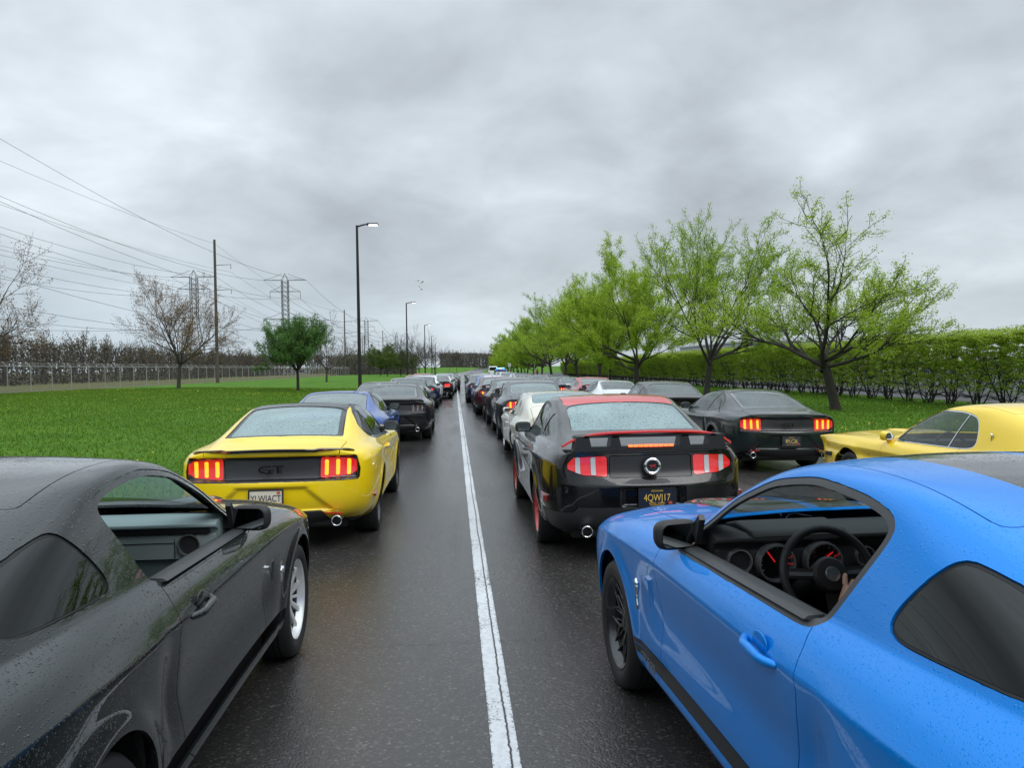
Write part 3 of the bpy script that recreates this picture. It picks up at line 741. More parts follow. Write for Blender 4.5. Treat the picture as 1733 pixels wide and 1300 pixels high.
def steering_meshes():
    b = MB(); n = 40; R = .185
    ring = [(R * math.cos(2 * math.pi * k / n), 0, R * math.sin(2 * math.pi * k / n)) for k in range(n)]
    vs = []; m = 10
    for k in range(n):
        a = 2 * math.pi * k / n; rr = .0165
        for q in range(m):
            t = 2 * math.pi * q / m; r = R + rr * math.cos(t); vs.append((r * math.cos(a), rr * math.sin(t), r * math.sin(a)))
    fs = [(k * m + q, k * m + (q + 1) % m, ((k + 1) % n) * m + (q + 1) % m, ((k + 1) % n) * m + q) for k in range(n) for q in range(m)]
    b.addm(vs, fs, 0, True)
    b.lathe([(.05, .06), (-.012, .072), (-.028, .062), (-.034, .03), (-.034, 0)], 'Y', n=28)
    for a in (5, 175, 270): 
        c, s_ = math.cos(rad(a)), math.sin(rad(a)); b.box((c * .115, .0, s_ * .115), (.12, .02, .04 if a != 270 else .05), 0, M=Matrix.Rotation(rad(-a), 3, 'Y'))
    b.tube([(0, .02, 0), (0, .30, -.03)], .04, 10)
    c = MB(); 
    for a in (4, 176): cc, s_ = math.cos(rad(a)), math.sin(rad(a)); c.box((cc * .118, -.012, s_ * .118), (.095, .006, .016), 0, M=Matrix.Rotation(rad(-a), 3, 'Y'))
    c.lathe([(-.034, .030), (-.038, .028), (-.038, .0)], 'Y', n=24)
    return b.mesh('steering_wheel'), c.mesh('wheel_trim')
def dash_meshes(hi):
    """main pad, fascia panel, vents and gauges; y is the face of the fascia"""
    pad = MB()
    prof = [(.68, 1.015), (.50, 1.030), (.36, 1.033), (.318, 1.022), (.318, 1.006), (.37, .985), (.40, .86), (.44, .72), (.68, .72)]
    pad.prism(prof, 'X', -.735, .735); padm = pad.mesh('pad')
    if hi: padm = bevel_mesh(padm, .012, 2)
    fas = MB(); fas.prism([(.372, .968), (.350, .962), (.366, .845), (.392, .845)], 'X', .08, .725); fas.prism([(.372, .968), (.350, .962), (.366, .845), (.392, .845)], 'X', -.725, -.09)
    fas.prism([(.372, .855), (.372, .72), (.42, .62), (.44, .85)], 'X', -.18, .20)
    return padm, fas.mesh('fascia')
def disc(c, r, n=28, ax='Y', ring=.006, depth=.012, mi=0, mir=1):
    b = MB(); b.lathe([(0, 0.0001), (0, r)], ax, c, n, mi); b.lathe([(0, r - ring), (-depth, r - ring * .6), (-depth, r + ring * .4), (.01, r + ring)], ax, c, n, mir); return b

WHEELS = {}
def wheel_set(style, hi):
    k = (style, hi)
    if k not in WHEELS: WHEELS[k] = (tyre_mesh(hi=hi), rim_mesh(style, hi=hi))
    return WHEELS[k]
SEAT = seat_mesh(); STEER, STEERT = steering_meshes()
REARSEAT = bevel_mesh(MB().box((0, -1.12, .50), (1.1, .42, .18)).box((0, -1.34, .70), (1.1, .16, .36), M=Matrix.Rotation(rad(22), 3, 'X')).mesh('rear_seat'), .03, 2)
SHELF = MB().box((0, -1.62, .90), (1.16, .52, .02)).mesh('parcel_shelf')
UNDER = MB()
UNDER.box((0, 0, .25), (1.30, 4.1, .14)).box((0, .0, .27), (1.62, 1.7, .10)).box((0, 2.0, .36), (1.2, .3, .3)).box((0, -2.15, .40), (1.2, .28, .3))
UNDER.box((.60, 0, .52), (.02, 4.1, .46)).box((-.60, 0, .52), (.02, 4.1, .46)).box((0, 1.52, .70), (1.2, .9, .03))
for ay in (1.36, -1.36):
    for s in (1, -1):
        n = 16; vs = []
        for k in range(n + 1):
            a = math.pi * (k / n) * 1.16 - .08 * math.pi; yy, zz = ay + .398 * math.cos(a), .35 + .398 * math.sin(a); vs += [(s * .60, yy, zz), (s * .885, yy, zz)]
        UNDER.addm(vs, [(2 * k, 2 * k + 1, 2 * k + 3, 2 * k + 2) for k in range(n)], 0, True)
UNDER = UNDER.mesh('underbody')
TYPES = {}
def bars_A(sh):
    for i, c in enumerate((.645, .510)):
        P = sh.V[:, [0, 2]]; f = rpoly(P, [(c - .024, .795), (c + .020, .80), (c + .020, .955), (c - .022, .955)], .008); sh.cut(f, 'bar%d' % i, ('light',))
def bars_B(sh, w=.019):
    for i, c in enumerate((.515, .62, .722)):
        P = sh.V[:, [0, 2]]; f = rpoly(P, [(c - w, .745), (c + w - .003, .748), (c + w + .002, .895), (c - w + .004, .90)], .012); sh.cut(f, 'bar%d' % i, ('light',))
def bars_C(sh):
    for i, c in enumerate((.46, .54, .62)): P = sh.V[:, [0, 2]]; sh.cut(rpoly(P, [(c - .028, .64), (c + .028, .64), (c + .028, .745), (c - .028, .745)], .01), 'bar%d' % i, ('light',))
def car_type(key, kind, lvl, hi=False, wheel='five', nolight=False):
    """returns the list of parts: key, name, mesh, materials, parent key, location"""
    sh = body(kind, lvl, hi); {'A': bars_A, 'B': bars_B, 'C': bars_C, 'W': bars_C}[kind](sh)
    gp, fl = (.0022, .014) if hi else (.0035, .012)
    P = []
    def p(k, name, me, mats, par=None, loc=(0, 0, 0), rot=(0, 0, 0), scale=(1, 1, 1)):
        if me is not None: P.append((k, name, me, mats, par, loc, rot, scale))
    tags_body = ('body',) if not (kind == 'A' and hi) else ('body',)
    p('body', 'body', sh.part(tags_body, 'B', gp, fl, name='body'), ['PAINT'])
    p('hood', 'hood', sh.part(('hood', 'hood_s'), 'B', gp, fl, slots={'hood_s': 1}), ['PAINT', 'STRIPE'])
    p('roof', 'roof_panel', sh.part(('roof', 'roof_s'), 'B', gp * .6, fl, slots={'roof_s': 1}), ['ROOF', 'RSTRIPE'])
    p('trunk', 'trunk_lid', sh.part(('trunk', 'trunk_s'), 'B', gp, fl, slots={'trunk_s': 1}), ['PAINT', 'STRIPE'])
    for s in 'LR':
        p('door' + s, 'door', sh.part('door', s, gp, fl), ['PAINT'])
        p('win' + s, 'side_window', sh.part('win_f', s, 0, 0, push=-.010), ['SIDEGLASS'])
        p('qwin' + s, 'quarter_window', sh.part('win_q', s, .001, 0, push=-.006), ['QGLASS'])
        p('light' + s, 'tail_light', sh.part(('light',), s, .002, .02, push=-.002), ['LENS'])
        for q in range(3): p('bar%d' % q + s, 'lamp_segment', sh.part('bar%d' % q, s, .0, .006, push=.004), ['BAR'], 'light' + s)
        p('trim' + s, 'window_seal', sh.part(('trim', 'pillar'), s, .0005, .012, push=-.003), ['TRIM'])
        p('qtrim' + s, 'quarter_window_seal', sh.part('qtrim', s, .0, .0, push=-.006), [RUB])
        p('sill' + s, 'sill_stripe', sh.part('sill_stripe', s, 0, 0, push=.0008), ['SILL'])
        p('sillg' + s, 'sill_pinstripe', sh.part('door_gapline', s, 0, 0), ['PAINT'], 'sill' + s)
        if kind != 'A' or not hi: pass
        p('head' + s, 'headlight', sh.part('headlight', s, .002, .02), [CLEARLENS])
    p('ws', 'windshield', sh.part('ws', 'B', .001, 0, push=-.005), ['WSGLASS'])
    p('bl', 'rear_window', sh.part('bl', 'B', .001, .0, push=-.005), ['BLGLASS'])
    p('frit', 'rear_window_border', sh.part('frit', 'B', .0, .0, push=-.005), ['FRIT'])
    p('panel', 'tail_panel', sh.part('panel', 'B', .003, .015, push=-.004), ['PANEL'])
    p('surr', 'lamp_surround', sh.part('surround', 'B', .0, .012, push=-.003), [GLOSSBLK])
    p('val', 'rear_valance', sh.part('valance', 'B', .003, .02), ['VALANCE'])
    p('grille', 'grille', sh.part('grille', 'B', .003, .02, push=-.01), [BLK])
    # underbody and cabin
    p('under', 'underbody', UNDER, [BLK], None, (0, 0, 0), (0, 0, 0), (1, 1, 1) if kind in 'AB' else (.93, .96, .84))
    zs = {'A': 0, 'B': -.02, 'C': -.10, 'W': -.10}[kind]
    for sx in (-.37, .37): p('seat', 'seat', SEAT, ['SEAT'], None, (sx, -.42, .17 + zs * 1.6))
    p('rseat', 'rear_seat', REARSEAT, ['SEAT'], None, (0, 0, zs)); p('shelf', 'parcel_shelf', SHELF, ['SEAT'], None, (0, 0, zs * .8))
    pad, fas = dash_meshes(hi); p('dash', 'dashboard', pad, ['DASH'], None, (0, 0 if kind in 'AB' else -.06, zs * (1 if kind in 'AB' else 1.3)), (0, 0, 0), (1, 1, 1) if kind in 'AB' else (.88, 1, 1)); p('fascia', 'dash_fascia', fas, ['FASCIA'], 'dash', (0, 0, 0))
    p('steer', 'steering_wheel', STEER, [RUB], None, (-.37, .085, .915 + zs), (rad(-22), 0, 0)); p('steert', 'wheel_trim', STEERT, [ALU], 'steer')
    if hi:
        for k, c in enumerate(((-.625, .352, .915), (.60, .352, .915), (-.06, .352, .915), (.06, .352, .915))):
            d = disc((0, -.002, 0), .052 if k < 2 else .042); p('vent%d' % k, 'air_vent', d.mesh('vent'), [DARK, ALU], 'dash', c)
        for k, x_ in enumerate((-.475, -.265)): 
            d = disc((0, -.006, 0), .078, ring=.008, depth=.03); p('gauge%d' % k, 'gauge', d.mesh('gauge'), [GLOSSBLK, ALU], 'dash', (x_, .343, .91))
            nb = MB(); a0 = .6 if k else 2.2
            nb.box((math.cos(a0) * .03, -.012, math.sin(a0) * .03), (.055, .003, .005), 0, M=Matrix.Rotation(-a0, 3, 'Y'))
            for q in range(12):
                a = rad(-30 + q * 22); nb.box((math.cos(a) * .062, -.010, math.sin(a) * .062), (.010, .002, .003), 1 if q > 2 else 0, M=Matrix.Rotation(-a, 3, 'Y'))
            p('needle%d' % k, 'gauge_needle', nb.mesh('needle'), [emit('needle_red', (1, .03, .03), .45, (.2, .01, .01)), simple('dial_mark', (.3, .3, .3), .5)], 'gauge%d' % k)
        p('binn', 'gauge_hood', bevel_mesh(MB().prism([(.66, 1.02), (.50, 1.060), (.33, 1.048), (.312, 1.018), (.36, 1.005), (.40, 1.0)], 'X', -.585, -.155).mesh('binn'), .02, 3), ['DASH'], 'dash')
    # wheels
    ty, rm = wheel_set(wheel, hi)
    for i, (sx, sy) in enumerate(((1, 1), (1, -1), (-1, 1), (-1, -1))):
        xx = .795 if kind in 'AB' else .755
        p('wheel%d' % i, 'wheel', ty, [RUB], None, (sx * xx, sy * 1.36, .345), (0, 0, 0 if sx > 0 else math.pi), (1, 1, 1) if kind in 'AB' else (.85, .94, .94))
        p('rim%d' % i, 'rim', rm, ['RIM', 'BARREL', 'CAP', simple('brake_disc', (.25, .25, .25), .35, .9)], 'wheel%d' % i, (0, 0, 0), (R_.random() * 6, 0, 0))
    # mirrors
    mx, my, mz = {'A': (.885, .43, 1.03), 'B': (.92, .43, 1.02), 'C': (.84, .55, .925), 'W': (.84, .55, .925)}[kind]
    for s in (1, -1):
        hb, arm, gl = mirror_meshes(s, hi, kind in 'CW')
        p('mir%d' % s, 'door_mirror', hb, ['MIRROR'], None, (s * mx, my, mz), (0, 0, -s * .20))
        p('mira%d' % s, 'mirror_arm', arm, ['MARM'], 'mir%d' % s); p('mirg%d' % s, 'mirror_glass', gl, [MIRR], 'mir%d' % s)
        if hi:   # black sail in the corner of the window
            p('sail%d' % s, 'mirror_sail', MB().prism([(.54, .975), (.40, .985), (.345, 1.10), (.36, 1.12)], 'X', s * .775, s * .80).mesh('sail'), [TRIM])
        # handle
        zh, yh, xh = {'A': (.872, -.52, .93), 'B': (.86, -.52, .93), 'C': (.755, -.42, .89), 'W': (.755, -.42, .89)}[kind]
        hm = MB(); m = 12
        pts = [(s * (-.004 + .030 * min(1, 4.5 * min(k, m - k) / m)), -.115 + .23 * k / m, -.006 + .014 * (k / m - .5)) for k in range(m + 1)]
        hm.tube(pts, [.010 + .007 * math.sin(math.pi * k / m) ** .5 for k in range(m + 1)], 10)
        p('hand%d' % s, 'handle', hm.mesh('handle'), ['HANDLE'], 'door' + ('R' if s > 0 else 'L'), (s * xh, yh, zh))
        if hi: 
            cup = roundbox(.012, .105, .075, 2.2, 5); p('cup%d' % s, 'handle_recess', cup, ['HANDLE2'], 'door' + ('R' if s > 0 else 'L'), (s * (xh - .002), yh + .0, zh + .016))
    # exhaust tips
    for s in (1, -1):
        xe, ze = {'A': (.58, .315), 'B': (.61, .315), 'C': (.42, .25), 'W': (.42, .25)}[kind]
        ex = MB(); ex.lathe([(-.09, .050), (-.092, .046), (-.09, .042), (.25, .042)], 'Y', (0, 0, 0), 24, 0); ex.lathe([(-.09, .050), (.25, .047)], 'Y', (0, 0, 0), 24, 0); ex.lathe([(.03, .001), (.03, .042)], 'Y', (0, 0, 0), 24, 1)
        p('exh%d' % s, 'exhaust_tip', ex.mesh('exhaust'), [CHROME, BLK], None, (s * xe, -2.36, ze))
    TYPES[key] = (kind, P)
PLATES = {}
def plate(parent, y, z, x=0., style='white', text=None, small=None, tilt=0.):
    c = {'white': (.62, .62, .60), 'black': (.015, .02, .04), 'sunset': (.68, .62, .52)}[style]
    pm = MB().prism(round_outline(.305, .155, .012, 3), 'Y', -.004, .004).mesh('plate')
    o = add('license_plate', pm, [simple('plate_' + style, c, .35, coat=.5)], parent, (x, y, z), (tilt, 0, 0))
    fr = MB()
    for a, b, w, h in ((0, .081, .325, .014), (0, -.081, .325, .014), (.158, 0, .014, .15), (-.158, 0, .014, .15)): fr.box((a, -.003, b), (w, .012, h))
    add('plate_frame', fr.mesh('frame'), [BLK], o)
    ink = simple('plate_ink_gold', (.75, .50, .10), .5) if style == 'black' else simple('plate_ink', (.01, .012, .03), .5)
    if text:
        t = text_mesh(text, .088, .0012, xs=.74); add('plate_number', t, [ink], o, (0, -.0055, -.002), (rad(90), 0, 0))
    if small:
        for s_, zz, sz in small: add('plate_lettering', text_mesh(s_, sz, .001), [ink], o, (0, -.0055, zz), (rad(90), 0, 0))
    if style == 'sunset':
        add('plate_band', MB().box((0, -.0045, -.055), (.29, .001, .022)).mesh('band'), [simple('plate_orange', (.55, .20, .05), .5)], o)
    if style != 'white' or text: add('plate_sticker', MB().box((.118, -.005, .052 if style == 'sunset' else -.045), (.032, .001, .024)).mesh('st'), [simple('sticker_red', (.55, .08, .04), .5)], o)
    return o
def place_car(key, x, y, rz=0., paint_m=None, roof=None, stripe=None, rim=ALUD, lit='off', label=None, group=None, name='parked_car', z=0., tilt=0., skip=(), over=None, cap=None):
    kind, P = TYPES[key]; root = empty(name, (x, y, z), rz, label, 'car', group); root.rotation_euler = (0, tilt, rz)
    lens = {'off': REDLENS, 'on': emit('lens_lit', (1, .02, .015), .40, (.45, .01, .01)), 'dark': simple('lens_smoked', (.03, .006, .008), .1, coat=1)}[lit]
    bar = {'off': CLEARLENS if kind == 'A' else simple('lens_red_bar', (.5, .02, .02), .15, coat=1), 'on': emit('bar_lit', (1, .30, .008), 2.4, (.5, .1, .01)), 'dark': simple('bar_smoked', (.16, .16, .17), .2, coat=1)}[lit]
    rf = roof or paint_m
    R = dict(PAINT=paint_m, ROOF=rf, STRIPE=stripe or paint_m, RSTRIPE=stripe or rf, SIDEGLASS=glass('glass_side', (.45, .5, .5)), QGLASS=glass('glass_quarter', (.05, .06, .06), r0=.06),
             WSGLASS=glass('glass_windshield', (.6, .65, .65)), BLGLASS=glass('glass_rear', (.16, .20, .20), .06, (.30, .38, .38), wet=1), FRIT=simple('glass_frit', (.03, .035, .04), .12, coat=1),
             TRIM=TRIM if kind in 'AB' else CHROME, PANEL=paint_m if kind != 'B' else simple('tail_panel_black', (.018, .018, .022), .35, coat=.3), VALANCE=simple('valance_grey', (.028, .03, .032), .5) if kind in 'AB' else paint_m,
             SEAT=DARK, DASH=simple('dash_black', (.02, .021, .022), .7), FASCIA=simple('dash_black2', (.03, .031, .033), .5), RIM=rim, BARREL=BLK, CAP=cap or rim, MIRROR=BLK if kind in 'AB' else paint_m, MARM=BLK, HANDLE=paint_m, HANDLE2=paint_m,
             LENS=lens, BAR=bar, SILL=paint_m)
    if kind in 'CW': R['HANDLE'] = CHROME; R['MARM'] = paint_m
    if over: R.update(over)
    obs = {}
    for (k, nm, me, mats, par, loc, rot, sc) in P:
        if k in skip: continue
        if par and par not in obs: continue
        ms = [R[m] if isinstance(m, str) else m for m in mats]
        if par: # local offsets of sub-parts
            pass
        o = D.objects.new(nm, me); col.objects.link(o); o.parent = obs[par] if par else root
        o.location = loc; o.rotation_euler = rot; o.scale = sc
        if not me.materials:
            for m in ms: me.materials.append(m)
        for i, m in enumerate(ms):
            if i < len(o.material_slots) and me.materials[i] is not m:
                o.material_slots[i].link = 'OBJECT'; o.material_slots[i].material = m
        obs[k] = o
    return root, obs
# ------------------------------------------------------------------ terrain
def sst(a, b, x): t = min(1, max(0, (x - a) / (b - a))); return t * t * (3 - 2 * t)
def road_c(Y): return 0.0 if Y < 150 else (Y - 150) ** 2 * 1e-4
def gz(X, Y):
    X = X - road_c(Y)
    if X < -3.3: zl = .42 * sst(-3.3, -26, X) - .06 * sst(-40, -55, X)
    elif X > 2.9: zl = -.11 * sst(2.4, 6.6, X)
    else: zl = 0
    hill = 3.2 * sst(420, 700, Y); return zl + hill * (1 if abs(X - 1.8) > 9 else sst(0, 9, abs(X - 1.8)) * .3 + .7)
def sheet(name, xs, ys, zf, mat, label=None, centre=False):
    vs = [(x + (road_c(y) if centre else 0), y, zf(x + (road_c(y) if centre else 0), y)) for y in ys for x in xs]; n = len(xs)
    fs = [(j * n + i, j * n + i + 1, (j + 1) * n + i + 1, (j + 1) * n + i) for j in range(len(ys) - 1) for i in range(n - 1)]
    me = D.meshes.new(name); me.from_pydata(vs, [], fs); me.polygons.foreach_set('use_smooth', [True] * len(fs)); me.materials.append(mat)
    o = add(name, me); return tag(o, label, None, None, 'structure')
def grass_mat():
    m, nt, out = newmat('grass_ground'); tc = N(nt, 'ShaderNodeTexCoord'); P = tc.outputs['Object']
    a = noise(nt, P, .35, 5, .6); b = noise(nt, P, 22, 3, .7); c = noise(nt, mapping(nt, P, (6, 1.2, 1)), 3, 4, .6)
    v = mathn(nt, 'ADD', mathn(nt, 'MULTIPLY', a, .45), mathn(nt, 'ADD', mathn(nt, 'MULTIPLY', b, .3), mathn(nt, 'MULTIPLY', c, .25)))
    colr = ramp(nt, v, [(.36, (.035, .095, .010)), (.48, (.065, .160, .015)), (.58, (.10, .205, .022)), (.68, (.16, .25, .04))])
    dry = ramp(nt, noise(nt, P, .6, 5, .6), [(.35, (.095, .085, .042)), (.5, (.125, .12, .055)), (.65, (.075, .10, .035))])
    sp = N(nt, 'ShaderNodeSeparateXYZ'); nt.links.new(P, sp.inputs[0])
    f = ramp(nt, mathn(nt, 'ADD', mathn(nt, 'MULTIPLY', sp.outputs[0], -.02), mathn(nt, 'MULTIPLY', mathn(nt, 'SUBTRACT', a, .5), .06)), [(.655, 0.), (.69, 1.)])
    colr = mixc(nt, f, colr, dry)
    ex = mathn(nt, 'MINIMUM', mathn(nt, 'ABSOLUTE', mathn(nt, 'ADD', sp.outputs[0], 3.35)), mathn(nt, 'ABSOLUTE', mathn(nt, 'SUBTRACT', sp.outputs[0], 7.15)))
    ed = ramp(nt, mathn(nt, 'ADD', ex, mathn(nt, 'MULTIPLY', mathn(nt, 'SUBTRACT', noise(nt, P, 1.8, 5, .7), .5), -.9)), [(.12, 1.), (.30, 0.)])
    colr = mixc(nt, ed, colr, ramp(nt, b, [(.3, (.035, .028, .020)), (.7, (.095, .080, .060))]))
    bb = pbsdf(nt, out, colr, .85, spec=.08); bump(nt, mathn(nt, 'ADD', b, c), .9, .06, bb); return m
def asphalt_mat():
    m, nt, out = newmat('wet_asphalt'); tc = N(nt, 'ShaderNodeTexCoord'); P = tc.outputs['Object']
    v = N(nt, 'ShaderNodeTexVoronoi'); v.inputs['Scale'].default_value = 75; nt.links.new(P, v.inputs['Vector'])
    sp = N(nt, 'ShaderNodeSeparateColor'); nt.links.new(v.outputs['Color'], sp.inputs[0])
    st = ramp(nt, sp.outputs[0], [(.0, (.016, .015, .0145)), (.6, (.032, .030, .029)), (.80, (.070, .067, .066)), (.94, (.17, .16, .15)), (1.0, (.32, .30, .28))])
    big = noise(nt, mapping(nt, P, (1.2, .25, 1)), .8, 5, .6); fine = noise(nt, P, 160, 3, .7)
    colr = mixc(nt, .68, st, (.050, .0465, .0435)); colr = mixc(nt, mathn(nt, 'MULTIPLY', ramp(nt, big, [(.35, 0.), (.65, 1.)]), .55), colr, (.015, .015, .016))
    # hairline cracks
    w = noise(nt, P, 1.3, 3, .6); cm = N(nt, 'ShaderNodeVectorMath'); cm.operation = 'ADD'; nt.links.new(P, cm.inputs[0])
    cw = N(nt, 'ShaderNodeCombineXYZ'); nt.links.new(mathn(nt, 'MULTIPLY', w, .9), cw.inputs[0]); nt.links.new(mathn(nt, 'MULTIPLY', noise(nt, P, 9, 3, .7), .16), cw.inputs[1]); nt.links.new(cw.outputs[0], cm.inputs[1])
    vc = N(nt, 'ShaderNodeTexVoronoi'); vc.feature = 'DISTANCE_TO_EDGE'; vc.inputs['Scale'].default_value = .34; nt.links.new(cm.outputs[0], vc.inputs['Vector'])
    crack = ramp(nt, vc.outputs['Distance'], [(.0, 1.0), (.0035, 0.0)]); crack = mathn(nt, 'MULTIPLY', crack, ramp(nt, noise(nt, P, .35, 2, .5), [(.5, 0.), (.58, .8)]))
    colr = mixc(nt, crack, colr, (.006, .006, .006))
    wet = ramp(nt, noise(nt, mapping(nt, P, (1.5, .16, 1), (4, 0, 0)), .9, 4, .55), [(.38, .13), (.52, .22), (.66, .34)])
    r = mathn(nt, 'ADD', wet, mathn(nt, 'MULTIPLY', mathn(nt, 'SUBTRACT', fine, .5), .16))
    b = pbsdf(nt, out, colr, r, spec=.55)
    h = mathn(nt, 'ADD', mathn(nt, 'MULTIPLY', v.outputs['Distance'], -.8), mathn(nt, 'MULTIPLY', fine, .5)); h = mathn(nt, 'SUBTRACT', h, mathn(nt, 'MULTIPLY', crack, .8))
    bump(nt, h, .5, .0045, b); return m
def line_mat():
    m, nt, out = newmat('road_paint'); tc = N(nt, 'ShaderNodeTexCoord'); P = tc.outputs['Object']; sp = N(nt, 'ShaderNodeSeparateXYZ'); nt.links.new(P, sp.inputs[0])
    a = noise(nt, P, 60, 4, .7); b_ = noise(nt, P, 1.2, 3, .6); wob = noise(nt, mapping(nt, P, (0, 1, 0)), 14, 5, .8); wob2 = noise(nt, mapping(nt, P, (0, 1, 0)), .5, 2, .5)
    d = mathn(nt, 'ABSOLUTE', mathn(nt, 'SUBTRACT', mathn(nt, 'SUBTRACT', sp.outputs[0], .222), mathn(nt, 'MULTIPLY', mathn(nt, 'ADD', mathn(nt, 'SUBTRACT', wob, .5), mathn(nt, 'SUBTRACT', wob2, .5)), .035)))
    seam = ramp(nt, mathn(nt, 'SUBTRACT', d, mathn(nt, 'MULTIPLY', a, .006)), [(.0005, 1.0), (.0030, 0.)])
    edge = mathn(nt, 'ABSOLUTE', mathn(nt, 'SUBTRACT', sp.outputs[0], .2))
    wear = ramp(nt, mathn(nt, 'ADD', mathn(nt, 'ADD', mathn(nt, 'MULTIPLY', a, .8), mathn(nt, 'MULTIPLY', b_, .45)), mathn(nt, 'MULTIPLY', ramp(nt, edge, [(.048, 0.), (.066, 1.)]), .12)), [(.70, 0.), (.76, 1.)])
    white = ramp(nt, noise(nt, P, 25, 4, .6), [(.3, (.46, .48, .50)), (.6, (.60, .62, .64))])
    colr = mixc(nt, wear, white, (.05, .05, .052)); colr = mixc(nt, seam, colr, (.010, .010, .010))
    bb = pbsdf(nt, out, colr, .38); bump(nt, mathn(nt, 'SUBTRACT', a, seam), .6, .004, bb); return m
GRASS = grass_mat(); ASPH = asphalt_mat()
xs = [-900, -400, -200, -120, -80, -60, -50, -45, -40, -36, -32, -28, -24, -20, -16, -12, -8, -5, -3.3, -3.2, 2, 3, 4, 5, 6, 6.95, 7.1, 9, 12, 16, 22, 30, 60, 120, 300, 900]
ys = [-120, -60, -30, 0, 20, 40, 60, 80, 100, 130, 160, 200, 240, 280, 320, 360, 400, 440, 480, 520, 560, 600, 650, 700, 800, 1200, 3000]
sheet('ground', xs, ys, lambda x, y: gz(x, y) - (.09 if -3.25 < x - road_c(y) < 7 else 0) - .002, GRASS, 'short green lawn on both sides of the road')
ys2 = [-120 + 6 * i for i in range(140)]
sheet('road', [-3.35, -1, 1, 2.4, 3.2, 4.0, 4.8, 5.6, 6.4, 7.15], ys2, lambda x, y: gz(x, y) + .004 + (.0 if y < 430 else .06), ASPH, 'wet dark asphalt road with three lanes', True)
tag(add('lane_marking', MB().addm([(.2 + s * .0625, y, .0085) for y in range(-40, 261, 2) for s in (-1, 1)], [(2 * i, 2 * i + 1, 2 * i + 3, 2 * i + 2) for i in range(150)]).mesh('lane_line'), [line_mat()]), 'worn solid white lane line with a black crack along it', None, None, 'structure')
park = simple('parking_asphalt', (.10, .103, .105), .9, spec=.05)
sheet('parking_lot', [23.4, 40, 70, 140], [0, 60, 140, 300], lambda x, y: gz(x, y) + .01, park, 'pale parking lot behind the hedge')

# ------------------------------------------------------------------ grass blades and dandelions
rng = np.random.default_rng(5)
gzv = np.vectorize(gz)
def blades(name, n, xr, yr, label, seed, hmin=.03, hmax=.085, near=1.0):
    rg = np.random.default_rng(seed)
    y = yr[0] + (yr[1] - yr[0]) * rg.random(n) ** 1.7; x = xr[0] + (xr[1] - xr[0]) * rg.random(n)
    h = (hmin + (hmax - hmin) * rg.random(n)) * near; a = rg.random(n) * 6.283; w = .006 + .008 * rg.random(n) + y * .00035
    le = rg.normal(0, .035, (n, 2)); z = gzv(x, y)
    V = np.zeros((n, 3, 3)); V[:, 0] = np.stack([x - np.cos(a) * w, y - np.sin(a) * w, z - .01], 1); V[:, 1] = np.stack([x + np.cos(a) * w, y + np.sin(a) * w, z - .01], 1)
    V[:, 2] = np.stack([x + le[:, 0], y + le[:, 1], z + h], 1)
    me = D.meshes.new(name); me.vertices.add(3 * n); me.vertices.foreach_set('co', V.reshape(-1)); me.loops.add(3 * n); me.loops.foreach_set('vertex_index', np.arange(3 * n, dtype=np.int32))
    me.polygons.add(n); me.polygons.foreach_set('loop_start', np.arange(0, 3 * n, 3, dtype=np.int32)); me.update(calc_edges=True)
    me.polygons.foreach_set('material_index', rg.integers(0, 3, n).astype(np.int32))
    o = add(name, me, [leafmat('blade_a', (.108, .210, .018), .4), leafmat('blade_b', (.17, .27, .030), .4), leafmat('blade_c', (.072, .155, .013), .4)]); return tag(o, label, None, None, 'stuff')
def leafmat(name, c, tr=.45, var=.25):
    if name in MATS: return MATS[name]
    m, nt, out = newmat(name); geo = N(nt, 'ShaderNodeNewGeometry'); 
    rnd = geo.outputs['Random Per Island']
    cc = mixc(nt, rnd, tuple(v * (1 - var) for v in c), tuple(min(1, v * (1 + var)) for v in c))
    d = N(nt, 'ShaderNodeBsdfPrincipled'); nt.links.new(cc, d.inputs['Base Color']); d.inputs['Roughness'].default_value = .55; d.inputs['Specular IOR Level'].default_value = .15
    t = N(nt, 'ShaderNodeBsdfTranslucent'); nt.links.new(cc, t.inputs[0]); mx = N(nt, 'ShaderNodeMixShader'); mx.inputs[0].default_value = tr
    nt.links.new(d.outputs[0], mx.inputs[1]); nt.links.new(t.outputs[0], mx.inputs[2]); nt.links.new(mx.outputs[0], out.inputs[0]); MATS[name] = m; return m
blades('grass', 230000, (-34, -3.55), (5, 75), 'green lawn grass left of the queue', 1)
blades('grass', 110000, (7.35, 23), (1, 60), 'green verge grass under the trees', 2)
def flowers(name, n, xr, yr, seed, label):
    rg = random.Random(seed); b = MB()
    pts = []
    for _ in range(n // 7):
        cx, cy = rg.uniform(*xr), yr[0] + (yr[1] - yr[0]) * rg.random() ** 1.2
        for _ in range(rg.randint(2, 12)): pts.append((cx + rg.gauss(0, .8), cy + rg.gauss(0, 1.1)))
    for x, y in pts:
        if not (xr[0] < x < xr[1]): continue
        r = rg.uniform(.014, .024) + y * .0004; zt = gz(x, y) + rg.uniform(.07, .13); c = [(x + r * math.cos(k * 1.047), y + r * math.sin(k * 1.047), zt) for k in range(6)]
        b.addm(c + [(x, y, zt + .012)], [(k, (k + 1) % 6, 6) for k in range(6)])
    tag(add(name, b.mesh('dandelions'), [simple('dandelion', (.75, .52, .02), .6)]), label, None, None, 'stuff')
flowers('dandelions', 300, (-32, -4.2), (8, 75), 3, 'yellow dandelions scattered over the left lawn')
flowers('dandelions', 170, (7.6, 20), (10, 40), 4, 'yellow dandelions scattered over the right verge')

